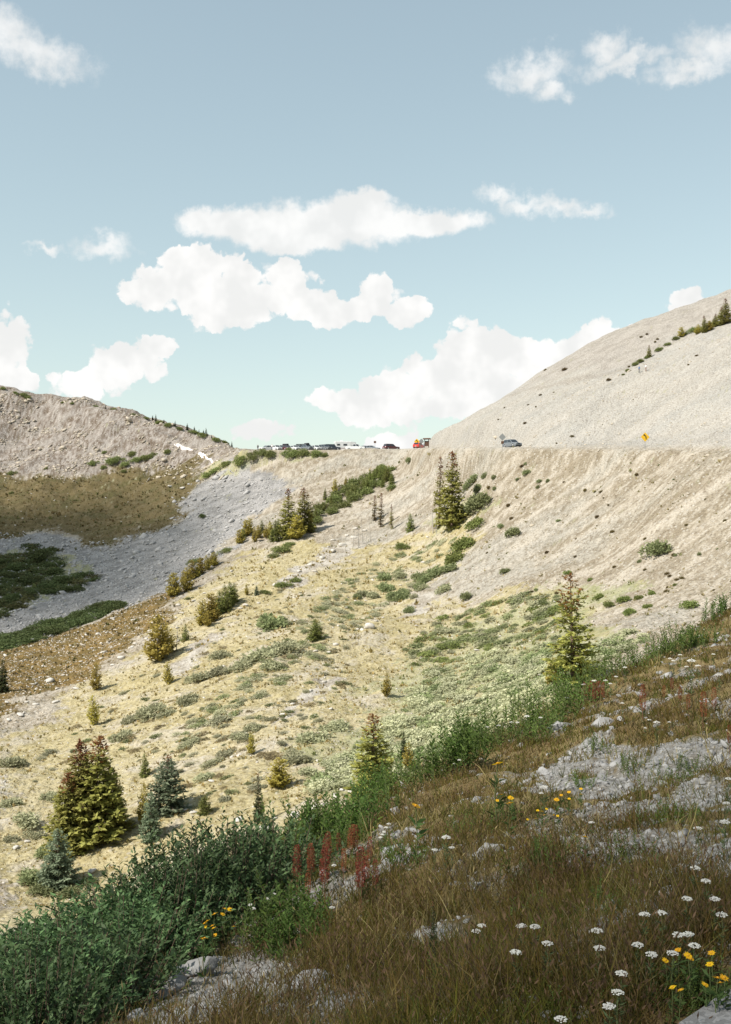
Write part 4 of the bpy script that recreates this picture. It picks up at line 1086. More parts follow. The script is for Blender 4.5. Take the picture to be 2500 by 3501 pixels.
for ((u, v, w_), lab_) in line([(430, 1335, 12), (395, 1395, 12), (345, 1372, 10), (405, 1362, 11), (455, 1318, 9), (290, 1440, 12), (250, 1478, 14), (215, 1510, 12), (170, 1530, 16), (128, 1530, 14), (125, 1560, 18), (80, 1565, 16), (45, 1588, 18), (180, 1470, 10), (120, 1410, 10), (325, 1420, 12), (300, 1430, 10), (270, 1462, 22), (60, 1560, 12), (20, 1600, 16), (205, 1440, 9), (95, 1480, 9), (140, 1500, 10), (75, 1520, 10), (15, 1560, 12)], '{} white block along the shadow edge, counted from the dark shaded spruce', rev=False):
    boulder(u, v, w_, lab_, 'white blocks on the shadow edge', .75)
for ((u, v, w_), lab_) in line([(610, 1300, 14), (640, 1288, 16), (665, 1270, 14), (690, 1255, 16), (715, 1240, 18), (740, 1225, 18), (760, 1212, 20), (785, 1195, 16), (790, 1175, 14), (810, 1180, 14), (545, 1345, 16), (535, 1352, 12), (575, 1340, 10), (740, 1200, 12), (770, 1190, 12), (700, 1270, 12)], '{} white rock along the outcrop band, counted from its low end towards the snags', rev=False):
    boulder(u, v, w_, lab_, 'white rocks in the outcrop band', .9)
# ------------------------------------------------------------------ vehicles
def paint(name, col, metal=0.0):
    return simple_mat(name, col, .28, metal, .04, 3, .5, .6)
PAINT = {k_: paint('paint_' + k_, c) for k_, c in dict(white=(.58, .58, .565), silver=(.15, .165, .178), black=(.018, .018, .022), navy=(.02, .025, .04), grey=(.12, .125, .13), red=(.62, .035, .02), maroon=(.075, .012, .014), blue=(.10, .16, .22), tan=(.40, .35, .27)).items()}
M_glass = simple_mat('tinted_glass', (.03, .035, .04), .06, 0, .02, 3, .6)
M_tyre = simple_mat('tyre_rubber', (.022, .022, .022), .85)
M_rim = simple_mat('alloy_rim', (.45, .45, .46), .3, .8)
M_lamp = simple_mat('headlamp_lens', (.75, .75, .74), .12)
M_tail = simple_mat('tail_lamp_lens', (.42, .02, .015), .2)
M_trim = simple_mat('black_trim', (.03, .03, .03), .6)
M_plate = simple_mat('licence_plate', (.6, .62, .6), .5)

def loft(sections, mat, name, cap=True):
    """closed rings of equal length, joined along x"""
    n = len(sections); m_ = len(sections[0]); V = np.array(sections, float).reshape(-1, 3)
    ii = np.arange(n * m_).reshape(n, m_)
    q = np.stack([ii[:-1], ii[1:], np.roll(ii[1:], -1, 1), np.roll(ii[:-1], -1, 1)], -1).reshape(-1, 4)
    bm = bmesh.new(); vs = [bm.verts.new(v) for v in V]
    for f in q:
        if len(set(f)) == 4: bm.faces.new([vs[i] for i in f])
    if cap:
        bm.faces.new([vs[i] for i in ii[0]]); bm.faces.new([vs[i] for i in ii[-1][::-1]])
    bmesh.ops.recalc_face_normals(bm, faces=bm.faces)
    me = bpy.data.meshes.new(name); bm.to_mesh(me); bm.free(); me.materials.append(mat)
    return me
def ring(x, z0, z1, w, rnd=.12):
    return [(x, -w * .96, z0), (x, -w, z0 + (z1 - z0) * .35), (x, -w, z1 - rnd), (x, -w + rnd * .8, z1), (x, w - rnd * .8, z1), (x, w, z1 - rnd), (x, w, z0 + (z1 - z0) * .35), (x, w * .96, z0)]
def quad_plate(pts, mat, name, th=.02):
    """thin slab through four corners, pushed outwards along its own normal"""
    P = [Vector(p) for p in pts]; n = (P[1] - P[0]).cross(P[3] - P[0]).normalized() * th
    bm = bmesh.new(); a = [bm.verts.new(p) for p in P]; b = [bm.verts.new(p + n) for p in P]
    bm.faces.new(b); bm.faces.new(a[::-1])
    for i in range(4): bm.faces.new([a[i], a[(i + 1) % 4], b[(i + 1) % 4], b[i]])
    bmesh.ops.recalc_face_normals(bm, faces=bm.faces)
    me = bpy.data.meshes.new(name); bm.to_mesh(me); bm.free(); me.materials.append(mat)
    return me
def box(name, mat, x0, x1, y0, y1, z0, z1, bev=.02):
    bm = bmesh.new(); bmesh.ops.create_cube(bm, size=1)
    for v in bm.verts: v.co = Vector(((x0 + x1) / 2 + v.co.x * (x1 - x0), (y0 + y1) / 2 + v.co.y * (y1 - y0), (z0 + z1) / 2 + v.co.z * (z1 - z0)))
    if bev: bmesh.ops.bevel(bm, geom=list(bm.edges), offset=bev, segments=1, affect='EDGES')
    me = bpy.data.meshes.new(name); bm.to_mesh(me); bm.free(); me.materials.append(mat)
    return me
def wheel_meshes(r=.34, w=.22):
    def cyl(rad, wd, mat, name, seg=18, dish=0):
        th = np.linspace(0, 2 * np.pi, seg, endpoint=False)
        secs = []
        for (yy, k) in ((-wd / 2, .86), (-wd / 2 + .03, 1), (wd / 2 - .03, 1), (wd / 2, .86)):
            secs.append([(rad * k * math.cos(t), yy, rad * k * math.sin(t)) for t in th])
        return loft(secs, mat, name)
    return cyl(r, w, M_tyre, 'tyre'), cyl(r * .62, w + .03, M_rim, 'rim')
TYRE, RIM = wheel_meshes()
def car_kit(L, W, H, belt, hood, nose, cab, roof, tail, wb, clear=.22, bed=None):
    """body profile: hood height, cabin from cab[0] to cab[1] at belt, roof from roof[0] to roof[1]"""
    h = W / 2; x1 = L / 2; x0 = -L / 2
    k = {}
    st = [(x0, clear + .18, belt - .12 if not bed else belt - .02, h * .90), (x0 + .12, clear, belt - .02, h * .97), (x0 + .5, clear - .02, belt, h), (0, clear - .03, belt, h), (cab[1], clear - .02, belt, h), (cab[1] + .15, clear - .02, hood, h * .99), (x1 - .35, clear, hood - .06, h * .95), (x1 - .06, clear + .06, nose, h * .86), (x1, clear + .14, nose - .14, h * .80)]
    k['body'] = [loft([ring(*s) for s in st], PAINT['white'], 'body')]
    hb, hr = h * .94, h * .76
    # glasshouse frame (painted) and panes set proud of it
    fr = []
    for (x, z) in ((cab[0], belt - .02), (roof[0], H), (roof[1], H), (cab[1], belt - .02)):
        wd = hb if z < H else hr
        fr.append((x, z, wd))
    V = [(x, s * wd, z) for (x, z, wd) in fr for s in (-1, 1)]
    bm = bmesh.new(); vs = [bm.verts.new(v) for v in V]
    for f in ((0, 1, 3, 2), (2, 3, 5, 4), (4, 5, 7, 6), (0, 2, 4, 6), (1, 7, 5, 3), (0, 6, 7, 1)): bm.faces.new([vs[i] for i in f])
    bmesh.ops.recalc_face_normals(bm, faces=bm.faces)
    bmesh.ops.bevel(bm, geom=[e for e in bm.edges if all(v.co.z > belt + .1 for v in e.verts)], offset=.07, segments=2, affect='EDGES')
    me = bpy.data.meshes.new('roof'); bm.to_mesh(me); bm.free(); me.materials.append(PAINT['white']); k['roof'] = [me]
    A = lambda t, i, j: tuple(np.array(i) * (1 - t) + np.array(j) * t)
    def pt(i, s): x, z, wd = fr[i]; return (x, s * wd, z)
    def pane(i, j, name):    # windscreen and rear window
        c = [pt(i, -1), pt(i, 1), pt(j, 1), pt(j, -1)]; m_ = np.mean(c, 0)
        c = [tuple(m_ + (np.array(p) - m_) * .86) for p in c]
        if name == 'windshield': c = c[::-1]
        return quad_plate(c, M_glass, name, .012 if True else 0)
    k['windshield'] = [pane(3, 2, 'windshield')]; k['rear_window'] = [pane(0, 1, 'rear_window')]
    sw = []
    for s in (-1, 1):
        for (a, b) in ((.05, .48), (.53, .95)):
            lo0 = A(a, pt(0, s), pt(3, s)); lo1 = A(b, pt(0, s), pt(3, s)); hi0 = A(a, pt(1, s), pt(2, s)); hi1 = A(b, pt(1, s), pt(2, s))
            c = [A(.12, lo0, hi0), A(.12, lo1, hi1), A(.86, lo1, hi1), A(.86, lo0, hi0)]
            if s > 0: c = c[::-1]
            sw.append(quad_plate(c, M_glass, 'side_window', .014))
    k['side_window'] = sw
    k['headlight'] = [box('headlight', M_lamp, x1 - .14, x1 - .02, s * h * .62 - .17, s * h * .62 + .17, nose - .17, nose - .03) for s in (-1, 1)]
    k['tail_light'] = [box('tail_light', M_tail, x0 - .015, x0 + .12, s * h * .76 - .1, s * h * .76 + .1, belt - .32, belt - .08) for s in (-1, 1)]
    k['bumper'] = [box('bumper', M_trim, x1 - .1, x1 + .06, -h * .82, h * .82, clear + .02, clear + .2, .04), box('bumper', M_trim, x0 - .06, x0 + .1, -h * .86, h * .86, clear + .06, clear + .24, .04)]
    k['grille'] = [box('grille', M_trim, x1 - .05, x1 + .025, -h * .4, h * .4, nose - .28, nose - .1, .02)]
    k['licence_plate'] = [box('licence_plate', M_plate, x0 - .05, x0 - .01, -.17, .17, clear + .28, clear + .4, .005)]
    k['mirror'] = [box('mirror', M_trim, cab[1] - .5, cab[1] - .38, s * (h + .09) - .09, s * (h + .09) + .09, belt + .02, belt + .16, .03) for s in (-1, 1)]
    if bed:
        k['cargo_bed'] = [box('cargo_bed', M_trim, x0 + .12, cab[0] - .12, -h * .84, h * .84, belt - .012, belt + .012, 0)]
    return dict(parts=k, wb=wb, h=h, L=L, H=H)
KITS = {
    'suv': car_kit(4.7, 1.9, 1.72, 1.02, 1.0, .92, (-2.15, 1.05), (-1.85, .25), None, (-1.38, 1.42), .24),
    'boxy': car_kit(4.6, 1.9, 1.82, 1.10, 1.08, 1.02, (-2.2, .95), (-2.05, .45), None, (-1.36, 1.40), .28),
    'sedan': car_kit(4.7, 1.82, 1.46, .92, .88, .76, (-1.65, 1.05), (-.95, .20), None, (-1.36, 1.40), .18),
    'hatch': car_kit(4.25, 1.8, 1.52, .94, .92, .80, (-2.0, 1.0), (-1.45, .22), None, (-1.26, 1.30), .18),
    'pickup': car_kit(5.6, 1.98, 1.88, 1.10, 1.10, 1.04, (-.75, 1.35), (-.6, .75), None, (-1.75, 1.80), .30, bed=True),
}
M_box = simple_mat('roof_box_plastic', (.03, .03, .035), .45)
def vehicle(kit, colour, u, Y, heading, label, group=None, load=None, name='car', z=None):
    K = KITS[kit]; x = (u - CU) / F * Y
    rd, rz = road_dist(np.array([x]), np.array([Y]))
    inlot = LOT[0] <= x <= LOT[1] and LOT[2] <= Y <= LOT[3]
    gzv = (float(lot_z(x, Y)) + .012) if inlot and rd[0] > 4 else float(rz[0]) + .022
    if z is not None: gzv = z
    t = empty(name, (x, Y, gzv), R(heading))
    tag(t, label, name if name != 'pickup_truck' else 'truck', group)
    for pn_, ms in K['parts'].items():
        for me in ms:
            o = link(pn_, me, t)
            if pn_ in ('body', 'roof'):
                o.material_slots[0].link = 'OBJECT'; o.material_slots[0].material = PAINT[colour]
    r = .34 if kit in ('sedan', 'hatch') else .39
    for wx in K['wb']:
        for s in (-1, 1):
            wl = empty('wheel', (wx, s * (K['h'] - .1), r)); wl.parent = t; s_ = r / .34; wl.scale = (s_, 1, s_)
            link('tyre', TYRE, wl); link('rim', RIM, wl)
    if load == 'box':
        link('roof_box', box('roof_box', M_box, -1.3, .5, -.42, .42, K['H'] + .09, K['H'] + .42, .1), t)
    if load:
        for xx in (-1.0, .2): link('roof_bar', box('roof_bar', M_trim, xx - .03, xx + .03, -.66, .66, K['H'] - .01, K['H'] + .1, .01), t)
    if load == 'kayak':
        link('roof_load', loft([[(xx, wd * math.cos(a), K['H'] + .24 + .12 * math.sin(a)) for a in np.linspace(0, 6.283, 9)[:-1]] for xx, wd in ((-1.6, .06), (-1.0, .3), (0, .36), (.7, .28), (1.2, .05))], M_box, 'roof_load'), t)
    return t
LG = 'cars in the mountain car park'
vehicle('suv', 'silver', 1138, 222.5, -62, 'silver sport utility driving down the road past the bare hill')
vehicle('hatch', 'red', 930, 283, 66, 'bright red hatchback on the road by the yellow sign')
vehicle('suv', 'maroon', 869, 300, 28, 'dark maroon crossover parked alone between the red car and the signpost')
vehicle('sedan', 'white', 593, 303, -140, 'white sedan at the end of the car park beside the standing people', LG)
vehicle('hatch', 'white', 614, 303, -55, 'white hatchback parked between the end sedan and the dark maroon sedan', LG)
vehicle('sedan', 'maroon', 634, 303.2, -60, 'dark maroon sedan in front of a black utility with a roof box', LG)
vehicle('boxy', 'black', 637, 310, -30, 'black utility vehicle with a roof box parked behind the maroon sedan', LG, 'box')
vehicle('sedan', 'white', 655, 303, -60, 'white sedan between the maroon sedan and the silver utility', LG)
vehicle('boxy', 'black', 668, 310, -28, 'black utility vehicle carrying a kayak on its roof', LG, 'kayak')
vehicle('suv', 'silver', 683, 303, -58, 'silver utility vehicle with a low box on its roof', LG, 'box')
vehicle('hatch', 'white', 702, 303.4, -60, 'white hatchback squeezed beside the silver utility with the roof box', LG)
vehicle('suv', 'navy', 711, 310.5, -35, 'dark navy utility parked behind the white hatchback', LG, 'rack')
vehicle('suv', 'grey', 722, 303, -50, 'dark grey utility next to the last black one before the gap', LG)
vehicle('boxy', 'navy', 738, 304.5, 20, 'dark boxy utility last in the row before the open gap', LG)
vehicle('pickup', 'white', 790, 303.5, -8, 'white pickup truck parked in front of the motorhome', None, None, 'pickup_truck')
vehicle('sedan', 'maroon', 801, 309.5, 20, 'maroon sedan just behind the white pickup', LG)
vehicle('sedan', 'grey', 811, 305.5, -62, 'grey sedan between the pickup and the silver sedan', LG)
vehicle('sedan', 'silver', 826, 304, -20, 'pale silver sedan beside the small brown signpost', LG)

def motorhome(u, Y, heading):
    x = (u - CU) / F * Y
    t = empty('motorhome', (x, Y, float(lot_z(x, Y)) + .012), R(heading))
    tag(t, 'white boxy motorhome standing tall among the parked cars', 'motorhome')
    W_ = PAINT['white']; h = 1.18
    link('body', box('body', W_, -3.4, 1.6, -h, h, .55, 3.05, .1), t)
    link('over_cab', loft([[(1.55, -h, 1.95), (1.55, -h, 2.95), (1.55, h, 2.95), (1.55, h, 1.95)], [(2.6, -h * .95, 2.1), (2.6, -h * .95, 2.85), (2.6, h * .95, 2.85), (2.6, h * .95, 2.1)], [(2.95, -h * .85, 2.25), (2.95, -h * .85, 2.6), (2.95, h * .85, 2.6), (2.95, h * .85, 2.25)]], W_, 'over_cab'), t)
    link('cab', loft([ring(1.5, .5, 1.93, .98), ring(2.2, .5, 1.9, .98), ring(2.75, .5, 1.25, .96), ring(3.4, .52, 1.15, .9), ring(3.5, .6, 1.0, .86)], W_, 'cab'), t)
    link('windshield', quad_plate([(2.28, .82, 1.84), (2.28, -.82, 1.84), (2.74, -.84, 1.3), (2.74, .84, 1.3)], M_glass, 'windshield', -.03), t)
    for s in (-1, 1):
        link('stripe', box('stripe', simple_mat('stripe_paint', (.22, .09, .06), .4), -3.2, 1.4, s * (h + .006) - .008, s * (h + .006) + .008, .95, 1.1, 0), t)
        for (a, b) in ((-2.8, -1.9), (-.9, .2)):
            wn = link('side_window', box('side_window', M_glass, a, b, s * (h + .01) - .015, s * (h + .01) + .015, 1.75, 2.3, .01), t)
        link('headlight', box('headlight', M_lamp, 3.38, 3.52, s * .62 - .15, s * .62 + .15, .78, .96), t)
        link('tail_light', box('tail_light', M_tail, -3.45, -3.38, s * .98 - .08, s * .98 + .08, 1.0, 1.4), t)
    link('door', box('door', simple_mat('door_panel', (.62, .62, .6), .4), .55, 1.2, -h - .03, -h + .01, .7, 2.5, .01), t)
    link('rear_window', box('rear_window', M_glass, -3.44, -3.39, -.6, .6, 1.8, 2.4, .01), t)
    link('roof_vent', box('roof_vent', simple_mat('vent_plastic', (.66, .66, .64), .5), -1.6, -.8, -.35, .35, 3.04, 3.28, .06), t)
    for wx in (-2.0, 2.55):
        for s in (-1, 1):
            wl = empty('wheel', (wx, s * (.98), .40)); wl.parent = t; wl.scale = (1.17, 1.1, 1.17)
            link('tyre', TYRE, wl); link('rim', RIM, wl)
motorhome(768, 314, 12)

# ------------------------------------------------------------------ signs
M_post = simple_mat('galvanised_post', (.30, .30, .29), .5, .5)
M_yellow = simple_mat('sign_yellow', (.80, .47, .02), .5, var=.03)
M_alu = simple_mat('sign_back_aluminium', (.36, .36, .35), .4, .6, .06)
M_brown = simple_mat('sign_brown', (.11, .055, .03), .7, var=.1)
M_blackp = simple_mat('sign_black', (.012, .012, .012), .6)
def post_sign(u, Y, hgt, yaw, label, kind, size=.9, low=None, v=None):
    x = (u - CU) / F * Y
    p = Vector((x, Y, gz(x, Y) - .3))
    t = empty('road_sign' if kind != 'brown' else 'sign_post', p, R(yaw)); tag(t, label, 'sign')
    link('post', box('post', M_post, -.04, .04, -.03, .03, 0, hgt + .35, .01), t)
    zc = hgt
    if kind in ('yellow', 'back'):
        s = size / math.sqrt(2) * .98
        bm = bmesh.new(); vs = [bm.verts.new((a, 0, b)) for a, b in ((0, -s), (s, 0), (0, s), (-s, 0))]; bm.faces.new(vs)
        r_ = bmesh.ops.extrude_face_region(bm, geom=list(bm.faces)); bmesh.ops.translate(bm, verts=[e for e in r_['geom'] if isinstance(e, bmesh.types.BMVert)], vec=(0, .012, 0))
        bmesh.ops.bevel(bm, geom=[e for e in bm.edges if abs(e.verts[0].co.y - e.verts[1].co.y) > .005], offset=.06, segments=3, affect='EDGES')
        bmesh.ops.recalc_face_normals(bm, faces=bm.faces)
        me = bpy.data.meshes.new('panel'); bm.to_mesh(me); bm.free(); me.materials.append(M_yellow if kind == 'yellow' else M_alu)
        pl = link('panel', me, t, (0, -.05, zc))
        if kind == 'yellow':
            V, Fq = [], []
            # bent arrow: upright stem, turn, head
            pts = [(.10, -.34), (.20, -.34), (.20, .02), (.06, .22), (-.06, .34), (-.06, .40), (-.30, .30), (-.12, .10), (-.10, .20), (.02, .10), (.10, -.04)]
            bm = bmesh.new(); bm.faces.new([bm.verts.new((a * s / .64, 0, b * s / .64)) for a, b in pts])
            bmesh.ops.triangulate(bm, faces=bm.faces)
            me = bpy.data.meshes.new('arrow'); bm.to_mesh(me); bm.free(); me.materials.append(M_blackp)
            link('arrow', me, pl, (0, -.004, 0))
        if low:
            link('plate', box('plate', M_brown, -.28, .28, -.06, -.04, zc - s - .62, zc - s - .06, .01), t)
    else:
        link('panel', box('panel', M_brown, -.34, .34, -.06, -.035, zc - .3, zc + .3, .02), t)
    return t
post_sign(1433, 186, 2.45, 12, 'yellow diamond warning sign standing alone against the bare hill', 'yellow', 1.2)
post_sign(1116, 217, 3.0, 10, 'grey back of a diamond sign with a brown plate beside the silver utility', 'back', 1.1, low=True)
post_sign(926, 290, 2.4, 8, 'yellow diamond sign right behind the red hatchback', 'yellow', 1.15)
post_sign(936, 292, 2.5, 8, 'grey back of a diamond sign between the red hatchback and the wooden board', 'back', 1.1)
post_sign(833, 306, 2.9, 5, 'small brown sign on a thin post beside the pale silver sedan', 'brown')
def kiosk(u, Y):
    x = (u - CU) / F * Y
    t = empty('information_board', (x, Y, gz(x, Y) - .1), R(-20)); tag(t, 'brown wooden information board with a little roof near the red hatchback', 'sign board')
    M_w = simple_mat('stained_timber', (.075, .038, .022), .85, var=.25, scale=5)
    for s in (-1, 1): link('post', box('post', M_w, s * .55 - .08, s * .55 + .08, -.08, .08, 0, 2.9, .01), t)
    link('board', box('board', M_w, -.47, .47, -.03, .03, .9, 2.3, .01), t)
    for s in (-1, 1): link('roof_slope', quad_plate([(-1.0, 0, 3.1), (1.0, 0, 3.1), (1.0, s * .6, 2.75), (-1.0, s * .6, 2.75)], M_w, 'roof_slope', .05 * (-s)), t)
kiosk(948, 287)

# ------------------------------------------------------------------ people (a few pixels tall)
def person(loc, yaw, shirt, trousers, hair, label, stride=.18, pack=None):
    me = bpy.data.meshes.new('person'); bm = bmesh.new()
    J = {'pel': (0, 0, .95, .13), 'bel': (0, .0, 1.12, .13), 'che': (0, .0, 1.34, .15), 'nec': (0, 0, 1.50, .06), 'hea': (0, -.02, 1.63, .095), 'top': (0, -.01, 1.72, .07)}
    for s, nme in ((-1, 'l'), (1, 'r')):
        J[nme + 'hip'] = (s * .10, 0, .90, .095); J[nme + 'kne'] = (s * .11, -s * stride * .5, .50, .065); J[nme + 'ank'] = (s * .11, -s * stride, .09, .045); J[nme + 'toe'] = (s * .12, -s * stride - .16, .04, .035)
        J[nme + 'sho'] = (s * .20, 0, 1.40, .062); J[nme + 'elb'] = (s * .25, s * stride * .3, 1.14, .045); J[nme + 'han'] = (s * .25, s * stride * .6 - .08, .90, .038); J[nme + 'fin'] = (s * .25, s * stride * .6 - .1, .80, .022)
    E = [('pel', 'bel'), ('bel', 'che'), ('che', 'nec'), ('nec', 'hea'), ('hea', 'top')]
    for n_ in 'lr': E += [('pel', n_ + 'hip'), (n_ + 'hip', n_ + 'kne'), (n_ + 'kne', n_ + 'ank'), (n_ + 'ank', n_ + 'toe'), ('che', n_ + 'sho'), (n_ + 'sho', n_ + 'elb'), (n_ + 'elb', n_ + 'han'), (n_ + 'han', n_ + 'fin')]
    ks = list(J); vs = {k_: bm.verts.new(J[k_][:3]) for k_ in ks}
    for a, b in E: bm.edges.new((vs[a], vs[b]))
    bm.to_mesh(me); bm.free()
    o = link('person', me, None, loc, (0, 0, yaw))
    sm = o.modifiers.new('skin', 'SKIN'); sd = o.modifiers.new('sub', 'SUBSURF'); sd.levels = 1; sd.render_levels = 1
    for i, k_ in enumerate(ks):
        me.skin_vertices[0].data[i].radius = (J[k_][3],) * 2; me.skin_vertices[0].data[i].use_root = (k_ == 'pel')
    m, k, out = new_mat('clothes')
    tcn = k.n('ShaderNodeTexCoord'); sx = k.n('ShaderNodeSeparateXYZ'); k.put(sx.inputs[0], tcn.outputs['Object'])
    z_ = sx.outputs[2]; ax = k.m('ABSOLUTE', sx.outputs[0])
    c = k.mix(k.m('GREATER_THAN', z_, .98), trousers, shirt)
    c = k.mix(k.m('MULTIPLY', k.m('LESS_THAN', z_, .96), k.m('GREATER_THAN', ax, .20)), c, (.38, .22, .15))
    c = k.mix(k.m('GREATER_THAN', z_, 1.49), c, (.40, .24, .17))
    c = k.mix(k.m('GREATER_THAN', z_, 1.68), c, hair)
    c = k.mix(k.m('LESS_THAN', z_, .1), c, (.04, .03, .025))
    d = k.n('ShaderNodeBsdfPrincipled'); d.inputs['Roughness'].default_value = .85; k.put(d.inputs['Base Color'], c); k.put(out.inputs[0], d.outputs[0])
    me.materials.append(m)
    tag(o, label, 'person')
    return o
def stand(u, Y): x = (u - CU) / F * Y; return Vector((x, Y, gz(x, Y)))
h1 = hit(1420, 828, 150); h2 = hit(1435, 825, 150)
person(h1, 1.8, (.10, .16, .30), (.05, .05, .06), (.06, .04, .03), 'hiker in a blue top climbing the bare hillside trail')
person(h2, 1.9, (.62, .60, .56), (.20, .10, .07), (.05, .035, .03), 'hiker in a pale top following on the bare hillside trail')
def in_lot(u, Y): x = (u - CU) / F * Y; return Vector((x, Y, float(lot_z(x, Y)) + .012))
person(in_lot(573, 304), .4, (.06, .05, .06), (.05, .05, .08), (.03, .02, .02), 'person in dark clothes standing at the far end of the car park', .06)
person(in_lot(604, 300.5), -.4, (.60, .58, .55), (.07, .09, .14), (.05, .03, .02), 'person in a pale shirt standing between the white cars', .06)
person(stand(941, 286), .6, (.68, .70, .74), (.05, .06, .09), (.04, .03, .02), 'person in a white shirt standing by the wooden board', .06)

# two strips of old snow under the pass
M_snow = simple_mat('old_snow', (.60, .54, .51), .7, var=.08, scale=1.0, bump=.3)
def snow(pts, label):
    c = [hit(u, v, 200) for (u, v) in pts]
    bm = bmesh.new(); n = 26; rows = []
    for i in range(n):
        t_ = i / (n - 1); f = t_ * (len(c) - 1); a = min(int(f), len(c) - 2); p = c[a].lerp(c[a + 1], f - a)
        w_ = math.sin(max(.04, min(.96, t_ ** .8)) * math.pi) * .75 * (1 + .12 * math.sin(i * 1.7)) + .15
        row = []
        for j in range(7):
            o = (j / 6 - .5) * 2 * w_; x, y = p.x + o * .25, p.y + o * 1.0
            row.append(bm.verts.new((x, y, gz(x, y) + .20 * math.cos((j / 6 - .5) * math.pi) - .08)))
        rows.append(row)
    for i in range(n - 1):
        for j in range(6): bm.faces.new([rows[i][j], rows[i + 1][j], rows[i + 1][j + 1], rows[i][j + 1]])
    bmesh.ops.recalc_face_normals(bm, faces=bm.faces)
    me = bpy.data.meshes.new('snow_patch'); bm.to_mesh(me); bm.free(); me.materials.append(M_snow)
    for p in me.polygons: p.use_smooth = True
    tag(link('snow_patch', me), label, 'snow patch')
snow([(387, 987), (405, 993), (428, 1000)], 'thin upper streak of old snow under the pass')
snow([(440, 1007), (455, 1014), (484, 1023)], 'broader lower streak of old snow under the pass')
# ------------------------------------------------------------------ foreground bank
def crest(u):
    """last ground seen on the near bank along this direction"""
    s = (u - CU) / F
    c = int(np.clip(np.searchsorted(sc_, s), 0, NC - 1)); r1 = int(np.searchsorted(yr_, 42))
    r = int(np.argmin(GV[:r1, c]))
    for rr in range(3, r1 - 1):                      # first place where the bank turns away
        if yr_[rr] > 4 and GV[rr + 1, c] > GV[rr, c]: r = rr; break
    return Vector((s * yr_[r], yr_[r], float(GZ[r, c])))
def head_hit(u, v, h):
    p = hit(u, v, 1.0)
    for _ in range(4):
        Y = min(p.y, 34); p = hit(u, v + h * F / Y, 1.0)
        if p.y > 36: p = crest(u)
    return p
r_ = np.random.default_rng(77)
# gravel and pebbles
near_q = lambda x, y: z_near(x, y)
def on_bank(x, y):
    z_, q, qc, al = z_near(x, y)
    return ((q > .15) & (q < qc + 2.0)).astype(float)
p_ = sample_ground(42000, lambda x, y: on_bank(x, y) * (.04 + .96 * lookup(Z_grav, x, y)) * .8, 3.0, 34, seed=91)
M_gravel = rock_mat('bank_gravel', (.185, .178, .168), (.32, .31, .297), 9.0)
scatter_stones('gravel', p_, p_[:, 1] * np.clip(r_.lognormal(-5.55, .55, len(p_)), 0, .016), M_gravel, 'loose grey gravel on the bare patches of the roadside bank', 600)

# grass of the bank
def blades(name, pos, hgt, cols, label, seed, nb=8, wid=.0026, lean=.35, seed_head=0.0, head_col=(.16, .085, .05), kindcat='grass'):
    r = np.random.default_rng(seed); n = len(pos) * nb
    p = np.repeat(pos, nb, 0); h = np.repeat(hgt, nb) * r.uniform(.45, 1.15, n)
    w_ = np.maximum(wid, p[:, 1] * .00030) * r.uniform(.7, 1.4, n)
    d0 = unit(np.column_stack([r.normal(0, lean, n), r.normal(0, lean, n), np.ones(n)]))
    bend = np.column_stack([r.normal(0, .3, n), r.normal(0, .3, n), np.zeros(n) - .12])
    d1 = unit(d0 + bend)
    p = p + np.column_stack([r.normal(0, .05, n), r.normal(0, .05, n), np.full(n, -.02)])
    sd = unit(np.cross(d0, np.array([0.0, 1.0, 0.15]) + r.normal(0, .5, (n, 3))))
    m1 = p + d0 * (h * .55)[:, None]; e = m1 + d1 * (h * .5)[:, None]
    V = np.stack([p - sd * w_[:, None] * .8, p + sd * w_[:, None] * .8, m1 + sd * w_[:, None] * .8, m1 - sd * w_[:, None] * .8, e], 1).reshape(-1, 3)
    b = np.arange(n) * 5
    Q = np.stack([b, b + 1, b + 2, b + 3], -1); Tt = np.stack([b + 3, b + 2, b + 4], -1)
    ci = np.repeat(r.integers(0, len(cols), len(pos)), nb)
    c = np.array(cols)[ci] * r.uniform(.6, 1.35, (n, 1)); C = np.repeat(c, 5, 0)
    Fs = [Q, Tt]
    if seed_head > 0:
        k_ = r.random(n) < seed_head; m_ = k_.sum()
        hv, hf = kites(e[k_] - d1[k_] * .02, d1[k_], np.maximum(.025, h[k_] * .16), w_[k_] * 1.7, unit(r.normal(0, 1, (m_, 3))), .05)
        off = len(V); V = np.vstack([V, hv]); Fs[0] = np.vstack([Q, hf + off]); C = np.vstack([C, np.repeat(np.array(head_col) * r.uniform(.6, 1.5, (m_, 1)), 4, 0)])
    me = mesh_np(name, V, Fs, [M_leaf], smooth=False); attr(me, 'tint', C)
    tag(link(name, me), label, kindcat, kind='stuff')
def dens(x, y, f=.45, seed=7):
    return on_bank(x, y) * np.clip(1 - 1.35 * lookup(Z_grav, x, y), .05, 1) * (.4 + .6 * sstep(-.45, .25, fbm(x * f, y * f, seed, 3)))
p_ = sample_ground(30000, lambda x, y: dens(x, y, .5, 7), 3.0, 34, seed=93)
h_ = r_.uniform(.07, .20, len(p_)) * (.6 + .8 * sstep(-.2, .35, fbm(p_[:, 0] * .6, p_[:, 1] * .6, 15)))
blades('brown_bank_grass', p_, h_, [(.130, .082, .020), (.155, .100, .028), (.118, .085, .020), (.19, .140, .050), (.10, .074, .016), (.145, .112, .06)], 'brown seeding grass covering the shaded roadside bank', 94, 7, .0017, .45, seed_head=.5, head_col=(.14, .085, .046))
p_ = sample_ground(16000, lambda x, y: dens(x, y, .7, 27), 3.0, 34, seed=95)
